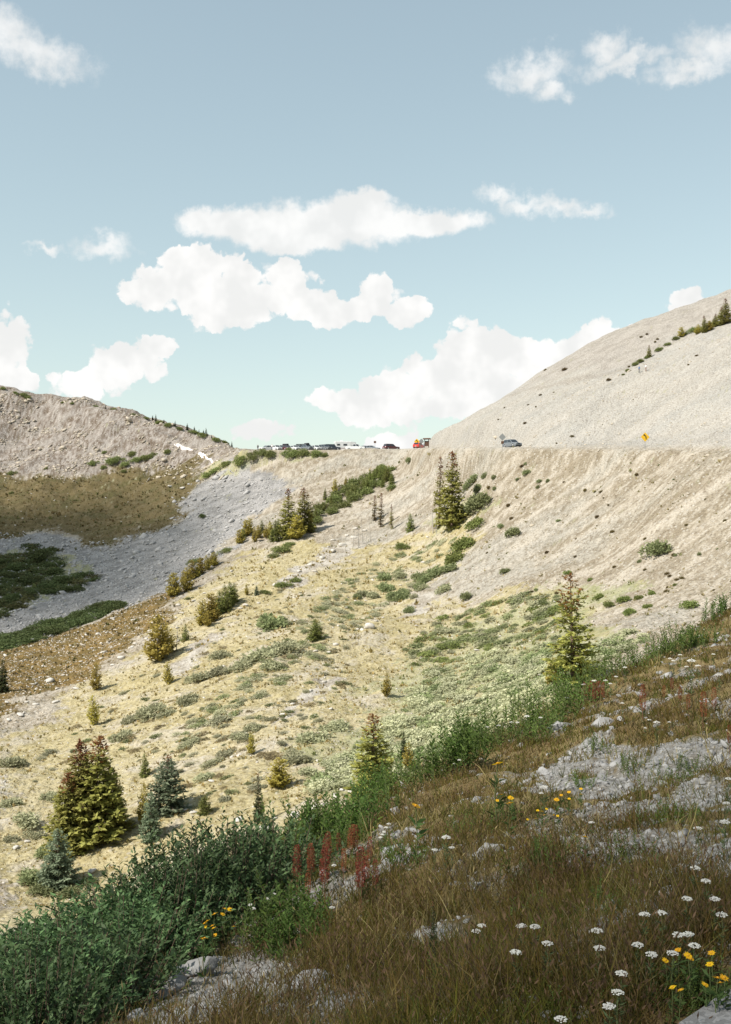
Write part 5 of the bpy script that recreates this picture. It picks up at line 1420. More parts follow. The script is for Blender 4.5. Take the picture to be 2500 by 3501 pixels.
blades('green_bank_grass', p_, r_.uniform(.06, .19, len(p_)), [(.075, .078, .010), (.10, .094, .014), (.062, .076, .014), (.115, .098, .016)], 'olive green grass mixed through the brown grass of the bank', 96, 8, .0018, .5)
p_ = sample_ground(4500, lambda x, y: on_bank(x, y) * sstep(.0, .35, fbm(x * .8, y * .8, 37, 3)), 3.0, 34, seed=97)
blades('straw_bank_grass', p_, r_.uniform(.12, .30, len(p_)), [(.30, .23, .10), (.25, .195, .08)], 'dry straw-coloured grass stems on the bank', 98, 4, .0014, .4, seed_head=.5, head_col=(.26, .19, .09))

# taller dark clumps of seeding grass
cl = []
for (u, v, n_) in [(1270, 1990, 60), (1300, 1960, 40), (1240, 1960, 40), (1370, 1940, 30), (700, 2180, 40), (760, 2140, 40), (560, 2120, 30), (1100, 2240, 50), (1050, 2210, 40), (850, 2230, 40), (930, 2180, 40), (1180, 2080, 40), (1380, 2260, 50), (1330, 2230, 40), (640, 2260, 30), (1500, 1960, 24), (1150, 1960, 30), (890, 2060, 30), (800, 2010, 30), (1600, 2060, 40), (1560, 2090, 40), (1440, 2180, 40), (1420, 1850, 26), (1200, 1830, 24), (1320, 1560, 16), (1440, 1530, 16), (1550, 1500, 16), (1180, 1660, 16)]:
    c = hit(u, v, 1.0)
    for _ in range(n_):
        x, y = c.x + r_.normal(0, .045 * c.y ** .5), c.y + r_.normal(0, .06 * c.y ** .5); cl.append((x, y, gz(x, y)))
cl = np.array(cl)
cl = cl[r_.random(len(cl)) < .7]
blades('tall_bank_grass', cl, r_.uniform(.12, .26, len(cl)), [(.125, .075, .018), (.105, .078, .016), (.15, .105, .04), (.085, .075, .014)], 'taller dark brown clumps of seeding grass on the bank', 99, 9, .0018, .42, seed_head=.7, head_col=(.13, .078, .045))
# bedded rocks
M_bank_rock = rock_mat('bank_rock', (.215, .208, .198), (.33, .322, .31), 6.0)
def crag(seed):
    """angular bedded rock: a sphere cut by many planes, then roughened"""
    bm = bmesh.new(); bmesh.ops.create_icosphere(bm, subdivisions=4, radius=.5)
    V = np.array([v.co[:] for v in bm.verts]); Fq = np.array([[v.index for v in f.verts] for f in bm.faces]); bm.free()
    r = np.random.default_rng(seed)
    pl = unit(r.normal(0, 1, (16, 3)) * np.array([1, 1, .8])); cut = r.uniform(.20, .40, 16)
    for n_, c_ in zip(pl, cut):
        d = V @ n_; V = V - np.clip(d - c_, 0, None)[:, None] * n_
    n = unit(V)
    V = V + n * (.045 * fbm(V[:, 0] * 5 + V[:, 2] * 3, V[:, 1] * 5 - V[:, 2] * 4, seed, 4, .6))[:, None]
    return V * np.array([1.3, .95, .75]), Fq
BR = [mesh_np('rock', *crag(700 + i), [M_bank_rock], smooth=False) for i in range(6)]
def rock(u, v, wpx, flat, yaw, label, group=None):
    p = hit(u, v, 1.0)
    if p.y > 36: p = crest(u)
    s = wpx * p.y / F
    o = link('rock', random.choice(BR), None, p + Vector((0, 0, .10 * s * flat)), (random.uniform(-.15, .15), R(-14) + random.uniform(-.15, .15), yaw), (s, s * .8, s * flat))
    return tag(o, label, 'rock', group)
rock(438, 2162, 120, .8, .3, 'long pale rock ledge beside the dark willow bushes')
rock(370, 2215, 125, .8, .5, 'flat bluish rock slab below the long pale ledge')
rock(684, 2200, 92, 1.0, .2, 'rounded grey rock sticking out of brown grass')
rock(628, 2215, 60, .6, .9, 'small flat rock touching the rounded grey rock')
rock(1240, 1620, 62, .8, .4, 'pale rock at the top of the bank near red-brown stalks')
rock(1338, 1614, 50, .9, .1, 'whitish rock below tufts of rust-coloured stalks')
rock(870, 1900, 85, .7, .5, 'broken pale rock on the bank beside the red dock stalks')
rock(1085, 1900, 95, .8, .3, 'weathered block half hidden in brown grass, mid bank')
rock(1060, 1975, 55, .8, 1.0, 'lower broken piece of the weathered block in the grass')
rock(960, 2085, 90, .5, .3, 'long low stone lying in the brown grass')
rock(660, 2075, 36, .8, .3, 'small stone under the leafy green forbs')
for (u, v, w_) in [(1450, 1700, 50), (1480, 1712, 36), (1600, 1690, 40), (1560, 1740, 30), (1300, 1660, 44), (1210, 1720, 40), (1120, 1740, 34), (1400, 1745, 26), (1520, 1680, 26), (1340, 1740, 30), (1050, 1720, 30), (1250, 1690, 30), (1480, 1990, 46), (1430, 2030, 36), (1520, 1960, 30), (1280, 2020, 40), (1300, 2260, 60), (1220, 2255, 44), (480, 2250, 60), (560, 2240, 44), (420, 2262, 60), (300, 2262, 50), (830, 2235, 40), (780, 2262, 50), (1010, 2150, 26), (930, 1850, 34), (1150, 1860, 30), (1600, 1860, 30), (1380, 1600, 30), (1490, 1630, 24), (1570, 1560, 24), (1440, 1590, 20), (520, 2195, 40), (590, 2170, 34), (1290, 2130, 34), (1230, 2150, 40)]:
    rock(u, v, w_, random.uniform(.5, .9), random.uniform(0, 3), 'grey stone lying in the bare gravel of the roadside bank', 'stones on the gravel patches')

# ------------------------------------------------------------------ willow bushes
def willow(seed, n_shoot=150, H=.95, W=.75, leaf=.062):
    r = np.random.default_rng(seed)
    P, D, L, Wd, U, C, paths, rad = [], [], [], [], [], [], [], []
    for i in range(n_shoot):
        a = r.uniform(0, 6.28); rr = W * math.sqrt(r.uniform(0, 1))
        top = np.array([math.cos(a) * rr, math.sin(a) * rr * .8, H * (1 - .45 * (rr / W) ** 2) * r.uniform(.62, 1.12)])
        base = np.array([top[0] * .25, top[1] * .25, -.05])
        midp = base * .45 + top * .55 + np.array([top[0] * .15, top[1] * .15, .04])
        if i % 2 == 0: paths.append(np.stack([base, midp, top])); rad.append(np.array([.007, .0045, .002]))
        m = int(r.integers(14, 24))
        for j in range(m):
            t = 1 - (j / m) * .62
            p = (1 - t) ** 2 * base + 2 * t * (1 - t) * midp + t * t * top
            ax = unit((top - midp)[None])[0]
            sd = unit(np.cross(ax, r.normal(0, 1, 3))[None])[0]
            d = ax * r.uniform(.45, .95) + sd * r.uniform(.5, .95)
            P.append(p); D.append(unit(d[None])[0]); L.append(leaf * r.uniform(.65, 1.25)); Wd.append(leaf * r.uniform(.15, .22)); U.append(unit((ax * .6 + sd * -.6 + r.normal(0, .5, 3))[None])[0])
            k_ = np.clip(r.normal(.45, .28) + .25 * (t - .6), 0, 1)
            C.append(np.array((.026, .058, .017)) * (1 - k_) + np.array((.135, .215, .080)) * k_ * (1 if r.random() < .8 else 1.3))
    V, Fq = kites(np.array(P), np.array(D), np.array(L), np.array(Wd), np.array(U), .10)
    me = mesh_np('foliage', V, Fq, [M_willow], smooth=False); attr(me, 'tint', np.repeat(np.array(C), 4, 0))
    V, Fq = tubes(paths, rad, 4)
    return me, mesh_np('stems', V, Fq, [M_bark])
M_willow = leaf_mat('willow_leaf', .6, .3, .4)
WL = [willow(800 + i) for i in range(5)]
def place_willow(u, top_v, Y, s, label, group='willow bushes at the foot of the bank', var=None):
    """a bush whose crown reaches top_v; it roots on the falling side of the bank"""
    x = (u - CU) / F * Y
    z = gz(x, Y)
    ztop = (CV - top_v) / F * Y
    h = ztop - z
    sc2 = max(.55, h / 1.0)
    t = empty('willow_bush', (x, Y, z - .02), random.uniform(0, 6.28)); t.scale = (s, s, sc2)
    tag(t, label, 'shrub', group)
    a, b = WL[random.randrange(5) if var is None else var]
    link('foliage', a, t); tag(link('stems', b, t), kind='stuff')
for ((u, tv, Y, s), lab_) in line([(600, 1800, 9.6, 1.0), (500, 1812, 9.0, 1.1), (420, 1830, 8.4, 1.0), (340, 1905, 7.9, 1.0), (545, 1850, 8.8, .9), (450, 1900, 8.5, .9), (370, 1955, 7.9, .8), (260, 1950, 7.6, 1.0), (190, 1990, 7.2, 1.0), (280, 2030, 7.0, .8), (110, 2030, 7.0, 1.0), (210, 2065, 6.4, .9), (20, 2085, 7.0, 1.0), (60, 2120, 6.2, .9), (130, 2110, 6.2, .8), (-30, 2160, 6.0, 1.0), (20, 2190, 5.6, .8), (90, 2180, 5.5, .7), (-60, 2100, 6.8, 1.0)], '{} dark willow bush along the foot of the bank, counted from the narrow dark spruce', rev=True):
    place_willow(u, tv, Y, s, lab_)

# ------------------------------------------------------------------ tall leafy herbs along the brow
def herb(seed, H=.55, n_stem=7, leaf=.085, col=((.050, .090, .018), (.125, .190, .038)), spread=.14, bud=True):
    r = np.random.default_rng(seed)
    P, D, L, Wd, U, C, paths, rad = [], [], [], [], [], [], [], []
    for i in range(n_stem):
        b = np.array([r.normal(0, spread), r.normal(0, spread), -.03]); h = H * r.uniform(.6, 1.1)
        top = b + np.array([r.normal(0, .06), r.normal(0, .06), h]); paths.append(np.stack([b, (b + top) / 2, top])); rad.append(np.array([.004, .003, .0015]))
        m = int(26 * h / .55)
        for j in range(m):
            t = .15 + .85 * j / m; a = j * 2.4; p = b + (top - b) * t
            d = np.array([math.cos(a), math.sin(a), .55 + .5 * t]) + r.normal(0, .15, 3)
            P.append(p); D.append(unit(d[None])[0]); L.append(leaf * (1.15 - .75 * t ** 2) * r.uniform(.8, 1.2)); Wd.append(leaf * .13 * r.uniform(.8, 1.2)); U.append(unit((np.array([0, 0, 1.0]) + r.normal(0, .3, 3))[None])[0])
            k_ = np.clip(r.normal(.45, .25), 0, 1); C.append(np.array(col[0]) * (1 - k_) + np.array(col[1]) * k_)
    V, Fq = kites(np.array(P), np.array(D), np.array(L), np.array(Wd), np.array(U), .12)
    me = mesh_np('leaves', V, Fq, [M_leaf], smooth=False); attr(me, 'tint', np.repeat(np.array(C), 4, 0))
    V, Fq = tubes(paths, rad, 4)
    return me, mesh_np('stems', V, Fq, [M_stem])
M_stem = simple_mat('green_stem', (.10, .12, .04), .8)
M_redstem = simple_mat('reddish_stem', (.16, .075, .04), .8)
HB = [herb(820 + i, n_stem=13, spread=.12) for i in range(4)]
HBF = [herb(830 + i, H=.38, n_stem=24, leaf=.055, spread=.17, col=((.060, .100, .018), (.140, .195, .038))) for i in range(3)]
def place_herb(u, tv, hpx, kind, label, group, behind=.0):
    c = crest(u); Y = c.y + behind
    p = head_hit(u, tv, hpx * c.y / F)
    x = (u - CU) / F * p.y
    s = hpx * p.y / F / (.55 if kind == 'tall' else .38)
    t = empty('leafy_herb', p - Vector((0, 0, .02)), random.uniform(0, 6.28)); t.scale = (s * 1.45, s * 1.45, s * 1.15)
    tag(t, label, 'herb', group)
    a, b = random.choice(HB if kind == 'tall' else HBF)
    link('leaves', a, t); tag(link('stems', b, t), kind='stuff')
for ((u, tv, h), lab_) in line([(1010, 1606, 100), (985, 1630, 90), (1035, 1618, 90), (1052, 1640, 76), (960, 1664, 70), (1020, 1660, 80), (995, 1670, 80), (1045, 1668, 70)], '{} leafy herb across the tallest clump on the brow, counted from the yellowed sapling', rev=False):
    place_herb(u, tv, h, 'tall', lab_, 'tall herbs on the brow')
for ((u, tv, h), lab_) in line([(755, 1765, 110), (735, 1775, 100), (795, 1760, 100), (775, 1780, 90), (710, 1790, 90), (820, 1765, 80), (845, 1745, 80), (870, 1730, 70)], '{} lance-leaved herb along the brow behind the docks, counted from the willows', rev=False):
    place_herb(u, tv, h, 'tall', lab_, 'lance-leaved herbs on the brow')
for ((u, tv, h), lab_) in line([(680, 1835, 90), (720, 1830, 90), (760, 1830, 80), (800, 1800, 70), (850, 1790, 70), (890, 1740, 60), (920, 1715, 60), (945, 1690, 60), (650, 1870, 80), (700, 1870, 80), (780, 1850, 70)], '{} feathery herb behind the red docks, counted from the willows', rev=False):
    place_herb(u, tv, h, 'fine', lab_, 'feathery green herbs')
for ((u, tv, h), lab_) in line([(1160, 1560, 70), (1190, 1545, 70), (1220, 1530, 70), (1250, 1512, 70), (1275, 1500, 60), (1300, 1485, 60), (1175, 1580, 60), (1210, 1560, 60), (1340, 1470, 50), (1370, 1450, 50), (1400, 1440, 50), (1100, 1610, 50), (1070, 1640, 50), (1130, 1595, 50), (1430, 1425, 46), (1460, 1415, 46), (1490, 1402, 50), (1520, 1385, 54), (1550, 1380, 50)], '{} feathery herb along the upper brow, counted from the tallest herb clump', rev=False):
    place_herb(u, tv, h, 'fine', lab_, 'feathery herbs along the upper brow')
for ((u, tv, h), lab_) in line([(1600, 1362, 46), (1622, 1350, 52), (1580, 1375, 40), (1330, 1470, 44), (1530, 1395, 40)], '{} tall herb at the end of the brow, counted from the open-branched spruce', rev=False):
    place_herb(u, tv, h, 'tall', lab_, 'tall herbs at the end of the brow')
for ((u, tv, h), lab_) in line([(600, 2010, 110), (640, 2000, 110), (680, 1990, 100), (570, 2040, 100), (660, 2050, 90), (700, 2030, 80), (620, 2060, 90)], '{} leafy herb beside the yellow blooms, counted from the blooms outwards', rev=False):
    place_herb(u, tv, h, 'tall', lab_, 'herbs beside the yellow blooms')
for (u, tv, h) in [(905, 1890, 70), (1335, 1655, 40), (1420, 1690, 40), (1490, 1720, 44), (1550, 1690, 36), (1500, 1790, 50), (1300, 1730, 40), (1460, 1790, 40), (1250, 1870, 60), (1420, 1860, 60), (1120, 1800, 50), (1040, 1830, 50), (1180, 1900, 60), (1000, 2150, 60), (1300, 2160, 70), (1380, 1950, 60)]:
    place_herb(u, tv, h, 'fine', 'small green herb tuft standing in the brown grass of the bank', 'herb tufts on the bank')
tp = crest(1008)
T('dark', 0, 0, 150, 'small spruce sapling tip poking above the tallest herbs on the brow', None, 1, .55, loc=Vector((tp.x, tp.y + 1.2, gz(tp.x, tp.y + 1.2))))

# ------------------------------------------------------------------ flowers
M_white = leaf_mat('petal', .7, .35, .06)
def yarrow(seed):
    r = np.random.default_rng(seed); H = .30
    V, Fq = tubes([np.array([(0, 0, -.04), (.01, 0, H * .5), (0, 0, H * .93)])], [np.array([.0032, .0028, .002])], 5)
    st = mesh_np('stem', V, Fq, [M_stem])
    n = 75; a = r.uniform(0, 6.28, n); rr = .036 * np.sqrt(r.uniform(0, 1, n))
    c = np.column_stack([np.cos(a) * rr, np.sin(a) * rr, H + .012 * (1 - (rr / .036) ** 2) + r.normal(0, .002, n)])
    Vs, Fs = [], []
    for i in range(n):                                   # little domed florets
        th = np.linspace(0, 6.283, 6)[:-1] + r.uniform(0, 1); s_ = r.uniform(.0045, .007)
        ringv = c[i] + np.column_stack([np.cos(th) * s_, np.sin(th) * s_, -np.full(5, .002)])
        Vs.append(np.vstack([ringv, c[i] + np.array([0, 0, .003])])); b = i * 6
        Fs.append(np.array([[b + j, b + (j + 1) % 5, b + 5] for j in range(5)]))
    hd = mesh_np('flower_head', np.vstack(Vs), np.vstack(Fs), [M_white], smooth=False)
    col = np.repeat(np.array((.66, .64, .58))[None] * r.uniform(.8, 1.15, (n, 1)), 6, 0); attr(hd, 'tint', col)
    m = 26; z = r.uniform(.0, H * .8, m); a = r.uniform(0, 6.28, m)
    d = unit(np.column_stack([np.cos(a), np.sin(a), np.full(m, .6)]))
    V, Fq = kites(np.column_stack([np.zeros(m), np.zeros(m), z]), d, r.uniform(.03, .07, m), np.full(m, .006), unit(r.normal(0, 1, (m, 3)) + np.array([0, 0, 1.])), .1)
    lf = mesh_np('leaves', V, Fq, [M_leaf], smooth=False); attr(lf, 'tint', np.tile((.08, .11, .045), (len(V), 1)))
    return st, hd, lf
YR = [yarrow(840 + i) for i in range(4)]
def flower(kit, name, u, v, wpx, wref, H, label, group, cat='flower'):
    p = head_hit(u, v, H)
    s = max(.55, min(2.0, wpx * p.y / F / wref))
    p = head_hit(u, v, H * s)
    t = empty(name, p, random.uniform(0, 6.28)); t.scale = (s, s, s); tag(t, label, cat, group)
    for me in kit: link(me.name.split('.')[0], me, t)
C5 = lambda L_: [(974.4 + .4 * a, 1624 + .4 * b, w_ * .4) for a, b, w_ in L_]
C4 = lambda L_: [(1039.4 + .36 * a, 1234.2 + .36 * b, w_ * .36) for a, b, w_ in L_]
C6 = lambda L_: [(389.8 + .4 * a, 1753.9 + .4 * b, w_ * .4) for a, b, w_ in L_]
Y1 = C5([(605, 1180, 62), (430, 1228, 60), (460, 1082, 42), (535, 1087, 36), (880, 1108, 52), (892, 1205, 46), (1015, 1345, 46), (995, 1452, 36), (948, 1527, 36), (680, 1600, 60), (208, 1110, 30), (240, 1080, 24), (1105, 1187, 32), (1180, 1240, 32), (1145, 1018, 32), (1238, 1010, 42)])
Y2 = C5([(1485, 833, 52), (1380, 930, 62), (1535, 932, 56), (1573, 1020, 52), (1330, 1130, 36), (1388, 1128, 42), (1420, 1192, 32), (1300, 1235, 42), (1590, 505, 60), (1440, 540, 36), (1600, 400, 32), (1610, 265, 40), (1425, 760, 24)])
Y3 = C5([(42, 590, 52), (850, 507, 28), (985, 408, 24), (585, 312, 50), (570, 345, 22), (115, 160, 28), (140, 165, 22), (90, 180, 22)])
Y4 = C4([(970, 690, 26), (1248, 635, 24), (1268, 648, 24), (1310, 612, 22), (1380, 650, 40), (1420, 680, 34), (1350, 685, 26), (1550, 735, 36), (1515, 608, 24), (780, 772, 30), (850, 770, 24), (715, 795, 26), (880, 790, 22), (915, 747, 22), (610, 877, 20), (952, 910, 20)])
Y5 = C4([(365, 992, 34), (450, 1000, 28), (270, 1028, 20), (305, 1030, 22), (1120, 1013, 26), (1165, 1030, 40), (1243, 1027, 26), (118, 1055, 24), (190, 1048, 22), (1300, 1190, 34), (1095, 1063, 22)])
Y6 = C6([(1505, 265, 48), (1440, 335, 38), (1160, 235, 30), (1140, 265, 26), (1170, 210, 24), (1185, 190, 22), (1150, 250, 24), (620, 422, 28), (1535, 322, 24), (880, 420, 22), (415, 640, 24), (545, 580, 30), (515, 605, 28), (430, 660, 22), (870, 655, 24)])
for L_, lab, grp in ((Y1, 'white yarrow flower in the thick brown grass low on the bank', 'yarrow low on the bank'), (Y2, 'white yarrow flower near the asphalt edge', 'yarrow near the asphalt'), (Y3, 'white yarrow flower beside the gravel patch by the small yellow blooms', 'yarrow by the yellow blooms'),
                     (Y4, 'white yarrow flower on the upper brow of the bank', 'yarrow on the upper brow'), (Y5, 'white yarrow flower just below the upper brow among red-brown stalks', 'yarrow among the red-brown stalks'), (Y6, 'white yarrow flower beside the red dock stalks', 'yarrow beside the dock')):
    for (u, v, w_) in L_: flower(random.choice(YR), 'yarrow', u, v, max(w_, 9), .072, .30, lab, grp)
def daisy(seed, H=.26):
    r = np.random.default_rng(seed)
    V, Fq = tubes([np.array([(0, 0, -.04), (.012, 0, H * .5), (0, 0, H)])], [np.array([.0028, .0024, .002])], 5)
    st = mesh_np('stem', V, Fq, [M_stem])
    n = 12; a = np.linspace(0, 6.283, n + 1)[:-1] + r.normal(0, .08, n)
    tilt = unit(np.array([[.25, -.55, .8]]))[0]
    d = np.column_stack([np.cos(a), np.sin(a), r.normal(.12, .12, n)])
    d = unit(d - (d @ tilt)[:, None] * tilt * .75)
    V, Fq = kites(np.tile((0, 0, H), (n, 1)) + d * .004, d, r.uniform(.018, .024, n), np.full(n, .0055), np.tile(tilt, (n, 1)), .05)
    pt = mesh_np('petals', V, Fq, [M_white], smooth=False); attr(pt, 'tint', np.tile((.78, .46, .012), (len(V), 1)))
    bm = bmesh.new(); bmesh.ops.create_icosphere(bm, subdivisions=1, radius=.0075)
    for v in bm.verts: v.co = Vector((v.co.x, v.co.y, v.co.z * .7)) + Vector((0, 0, H + .002))
    cm = bpy.data.meshes.new('disc'); bm.to_mesh(cm); bm.free(); cm.materials.append(M_disc)
    m = 14; z = r.uniform(0, H * .75, m); a = r.uniform(0, 6.28, m)
    dd = unit(np.column_stack([np.cos(a), np.sin(a), np.full(m, .5)]))
    V, Fq = kites(np.column_stack([np.zeros(m), np.zeros(m), z]), dd, r.uniform(.04, .075, m), np.full(m, .009), unit(r.normal(0, .5, (m, 3)) + np.array([0, 0, 1.])), .1)
    lf = mesh_np('leaves', V, Fq, [M_leaf], smooth=False); attr(lf, 'tint', np.tile((.07, .11, .03), (len(V), 1)))
    return st, pt, cm, lf
M_disc = simple_mat('flower_disc', (.55, .26, .01), .8)
DS = [daisy(860 + i) for i in range(4)]
D1 = C6([(275, 662, 26), (302, 665, 22), (218, 690, 28), (262, 692, 22), (178, 728, 24), (162, 742, 24), (205, 755, 24), (212, 768, 24), (160, 762, 22), (218, 808, 22), (162, 825, 30), (325, 760, 20), (150, 830, 24)])
D2 = C5([(345, 352, 26), (400, 370, 30), (325, 385, 20), (395, 400, 32), (550, 440, 18), (575, 445, 22), (600, 432, 18), (588, 465, 22), (495, 490, 18), (540, 485, 18), (640, 465, 16), (660, 470, 20), (723, 338, 20), (790, 320, 18), (790, 350, 18), (655, 380, 26), (680, 355, 18), (725, 375, 16)])
D3 = C5([(1385, 1290, 50), (1345, 1475, 42), (1505, 1335, 46), (1585, 1415, 52), (1550, 1420, 56), (1515, 1268, 40), (1330, 1250, 34), (1260, 1310, 26), (1300, 1460, 26), (1480, 1445, 24), (1565, 1435, 40), (1400, 1300, 36), (1590, 1400, 40)])
for (u, v, w_) in D1: flower(random.choice(DS), 'yellow_daisy', u, v, w_ * 1.5, .048, .26, 'yellow daisy in the cluster between dark willows and brown grass', 'yellow daisies by the willows')
for (u, v, w_) in D2: flower(random.choice(DS), 'yellow_daisy', u, v, w_ * 1.25, .048, .26, 'small yellow daisy by the gravel patch in the middle of the bank', 'yellow daisies by the gravel')
for (u, v, w_) in D3: flower(random.choice(DS), 'yellow_daisy', u, v, w_ * 1.1, .048, .22, 'yellow daisy on the leafy clump at the asphalt edge', 'yellow daisies at the asphalt edge')
flower(DS[0], 'yellow_daisy', 923.8, 1779.9, 20, .048, .28, 'single yellow daisy on the brow behind the dock stalks', None)
flower(DS[1], 'yellow_daisy', 1300.4, 1858.8, 16, .048, .26, 'single yellow daisy amid the brown grass, mid bank', None)
flower(DS[2], 'yellow_daisy', 1105.6, 1699.2, 20, .048, .26, 'single orange-yellow daisy at the foot of the tall herb clump', None)
# leafy clump at the asphalt edge
for (u, v, hpx) in [(1500, 2130, 90), (1545, 2140, 90), (1580, 2150, 80), (1530, 2175, 80), (1600, 2170, 70), (1560, 2190, 70), (1510, 2180, 60)]:
    p = hit(u, v + hpx * .8, 1.0); s = hpx * p.y / F / .38
    t = empty('leafy_herb', p - Vector((0, 0, .01)), random.uniform(0, 6.28)); t.scale = (s * 1.2, s * 1.2, s); tag(t, 'round-leaved green plant in the clump at the asphalt edge', 'herb', 'leafy clump at the asphalt edge')
    a, b = random.choice(HBF); link('leaves', a, t); tag(link('stems', b, t), kind='stuff')

def dock(seed, H=.55):
    r = np.random.default_rng(seed)
    V, Fq = tubes([np.array([(0, 0, -.05), (.012, 0, H * .5), (0, 0, H * .97)])], [np.array([.005, .004, .002])], 5)
    st = mesh_np('stem', V, Fq, [M_redstem])
    n = 460; t = r.uniform(.38, 1.0, n); a = r.uniform(0, 6.28, n); rr = .034 * np.sin(np.clip((1 - t) / .55, .04, 1) ** .6 * 2.2) * np.sqrt(r.uniform(.05, 1, n))
    p = np.column_stack([np.cos(a) * rr, np.sin(a) * rr, t * H])
    d = unit(np.column_stack([np.cos(a), np.sin(a), r.uniform(-.2, .9, n)]))
    V, Fq = kites(p, d, r.uniform(.010, .022, n), r.uniform(.003, .006, n), unit(r.normal(0, 1, (n, 3))), .1)
    sp_ = mesh_np('seed_spike', V, Fq, [M_leaf], smooth=False)
    attr(sp_, 'tint', np.repeat(np.array((.26, .074, .038))[None] * r.uniform(.5, 1.4, (n, 1)), 4, 0))
    m = 9; z = r.uniform(0, H * .4, m); a = r.uniform(0, 6.28, m)
    V, Fq = kites(np.column_stack([np.zeros(m), np.zeros(m), z]), unit(np.column_stack([np.cos(a), np.sin(a), np.full(m, .8)])), r.uniform(.07, .13, m), np.full(m, .012), unit(r.normal(0, .5, (m, 3)) + np.array([0, 0, 1.])), .1)
    lf = mesh_np('leaves', V, Fq, [M_leaf], smooth=False); attr(lf, 'tint', np.tile((.09, .10, .035), (len(V), 1)))
    return st, sp_, lf
DK = [dock(880 + i) for i in range(4)]
def place_dock(u, vt, vb, label, group):
    H = .55; p = hit(u, vb + (vb - vt) * .65, 1.0)
    if p.y > 34: p = crest(u)
    s = max(.45, min(1.7, 1.75 * (vb - vt) * p.y / F / H))
    p = head_hit(u, vt, H * s)
    t = empty('dock_plant', p, random.uniform(0, 6.28)); t.scale = (s * 1.3, s * 1.3, s * 1.1); tag(t, label, 'plant', group)
    for me in random.choice([DK[0], DK[1], DK[2], DK[3]]): link(me.name.split('.')[0], me, t)
for ((a, b, c), lab_) in line([(675, 335, 480), (750, 320, 450), (850, 255, 380), (830, 350, 510), (905, 255, 330), (985, 210, 310), (1080, 280, 380), (935, 345, 450), (1030, 350, 530), (1060, 390, 510), (1110, 410, 480), (735, 480, 560), (840, 270, 400), (970, 230, 330), (1000, 215, 320), (760, 340, 440), (1025, 420, 540), (815, 400, 500)], '{} rust-red dock stalk in the big group, counted from the willows'):
    place_dock(389.8 + .4 * a, 1753.9 + .4 * b, 1753.9 + .4 * c, lab_, 'red dock stalks mid bank')
for ((a, b, c), lab_) in line([(1080, 820, 950), (1310, 820, 890), (1360, 870, 950), (1455, 860, 990), (1520, 830, 930), (1210, 810, 860), (1615, 1060, 1110), (1260, 770, 830)], '{} rust-red dock stalk on the upper bank, counted towards the road end'):
    place_dock(1039.4 + .36 * a, 1234.2 + .36 * b, 1234.2 + .36 * c, lab_, 'red dock stalks on the upper bank')
for (a, b, c) in [(720, 790, 860), (760, 785, 860), (800, 790, 870), (835, 795, 870), (780, 800, 880), (740, 800, 870), (815, 785, 860)]:
    place_dock(1039.4 + .36 * a, 1234.2 + .36 * b, 1234.2 + .36 * c, 'dull red-brown stalk in the tuft just below the brow', 'dull red-brown tuft below the brow')
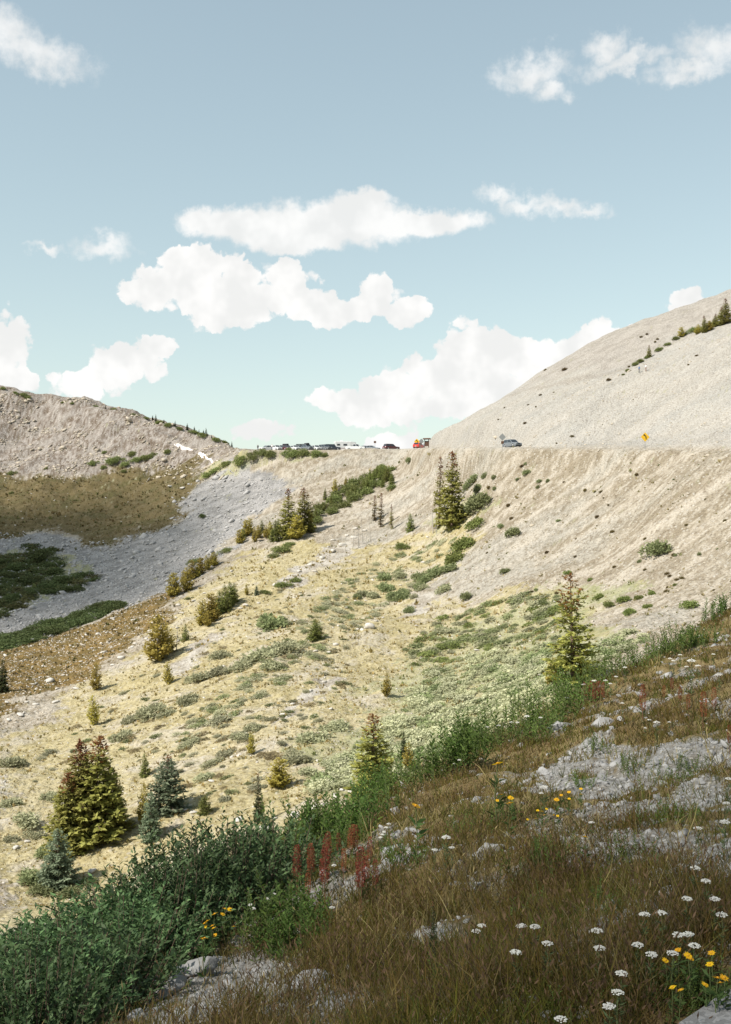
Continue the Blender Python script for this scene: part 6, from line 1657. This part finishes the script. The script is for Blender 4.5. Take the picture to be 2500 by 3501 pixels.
# ------------------------------------------------------------------ clouds above, whose shadows lie on the slopes
def cloud_mat(name, dens):
    m, k, out = new_mat(name)
    at = k.n('ShaderNodeVertexColor', layer_name='edge')
    s_ = k.n('ShaderNodeSeparateColor'); k.put(s_.inputs[0], at.outputs[0])
    g = k.n('ShaderNodeNewGeometry')
    nz = k.noise(g.outputs['Position'], .035, 4, .55)
    a = k.ramp(k.m('ADD', s_.outputs[0], k.m('MULTIPLY', k.m('SUBTRACT', nz, .5), .7)), .12, .75, 0, dens)
    d = k.n('ShaderNodeBsdfDiffuse'); d.inputs[0].default_value = (.9, .9, .9, 1)
    tl = k.n('ShaderNodeBsdfTranslucent'); tl.inputs[0].default_value = (.8, .8, .8, 1)
    mx = k.n('ShaderNodeMixShader'); mx.inputs[0].default_value = .3
    k.put(mx.inputs[1], d.outputs[0]); k.put(mx.inputs[2], tl.outputs[0])
    tr = k.n('ShaderNodeBsdfTransparent')
    m2 = k.n('ShaderNodeMixShader'); k.put(m2.inputs[0], a); k.put(m2.inputs[1], tr.outputs[0]); k.put(m2.inputs[2], mx.outputs[0])
    k.put(out.inputs[0], m2.outputs[0])
    return m
def cloud(target, rx, ry, ang, alt, seed, dens, label):
    """a heaped cloud placed up-sun of the ground it shades"""
    t = (alt - target[2]) / SUN.z
    c = Vector(target) + SUN * t
    n, mth = 72, 20
    th = np.linspace(0, 2 * np.pi, n, endpoint=False)
    rr = np.linspace(0, 1, mth)
    T, RR = np.meshgrid(th, rr)
    def shell(top):
        wob = 1 + .22 * fbm(np.cos(T) * 1.6 + seed, np.sin(T) * 1.6, seed, 3)
        x = np.cos(T) * RR * rx * wob; y = np.sin(T) * RR * ry * wob
        prof = np.sqrt(np.clip(1 - RR ** 2, 0, 1))
        lump = fbm(x * .03, y * .03, seed + 3, 4)
        z = (prof * rx * .35 * (1 + .6 * lump)) if top else (-prof * rx * .06 * (1 + .8 * lump))
        ca, sa = math.cos(ang), math.sin(ang)
        return np.stack([x * ca - y * sa, x * sa + y * ca, z], -1).reshape(-1, 3)
    V = np.vstack([shell(True), shell(False)])
    ii = np.arange(n * mth).reshape(mth, n)
    q = np.stack([ii[:-1], np.roll(ii[:-1], -1, 1), np.roll(ii[1:], -1, 1), ii[1:]], -1).reshape(-1, 4)
    me = mesh_np('cloud', V, np.vstack([q, q[:, ::-1] + n * mth]), [cloud_mat('cloud_vapour', dens)])
    e = np.tile(1 - RR.reshape(-1), 2); attr(me, 'edge', np.stack([e, e, e], -1))
    o = link('cloud', me, loc=c)
    tag(o, label, 'cloud')
    return o
cloud((26, -28, -3), 70, 82, R(-35), 430, 3, 1.0, 'heaped white cloud whose shadow darkens the flowery roadside slope')
cloud((-105, 232, -5), 84, 112, R(-28), 430, 8, .70, 'thin white cloud whose shadow dims the grey gully scree')
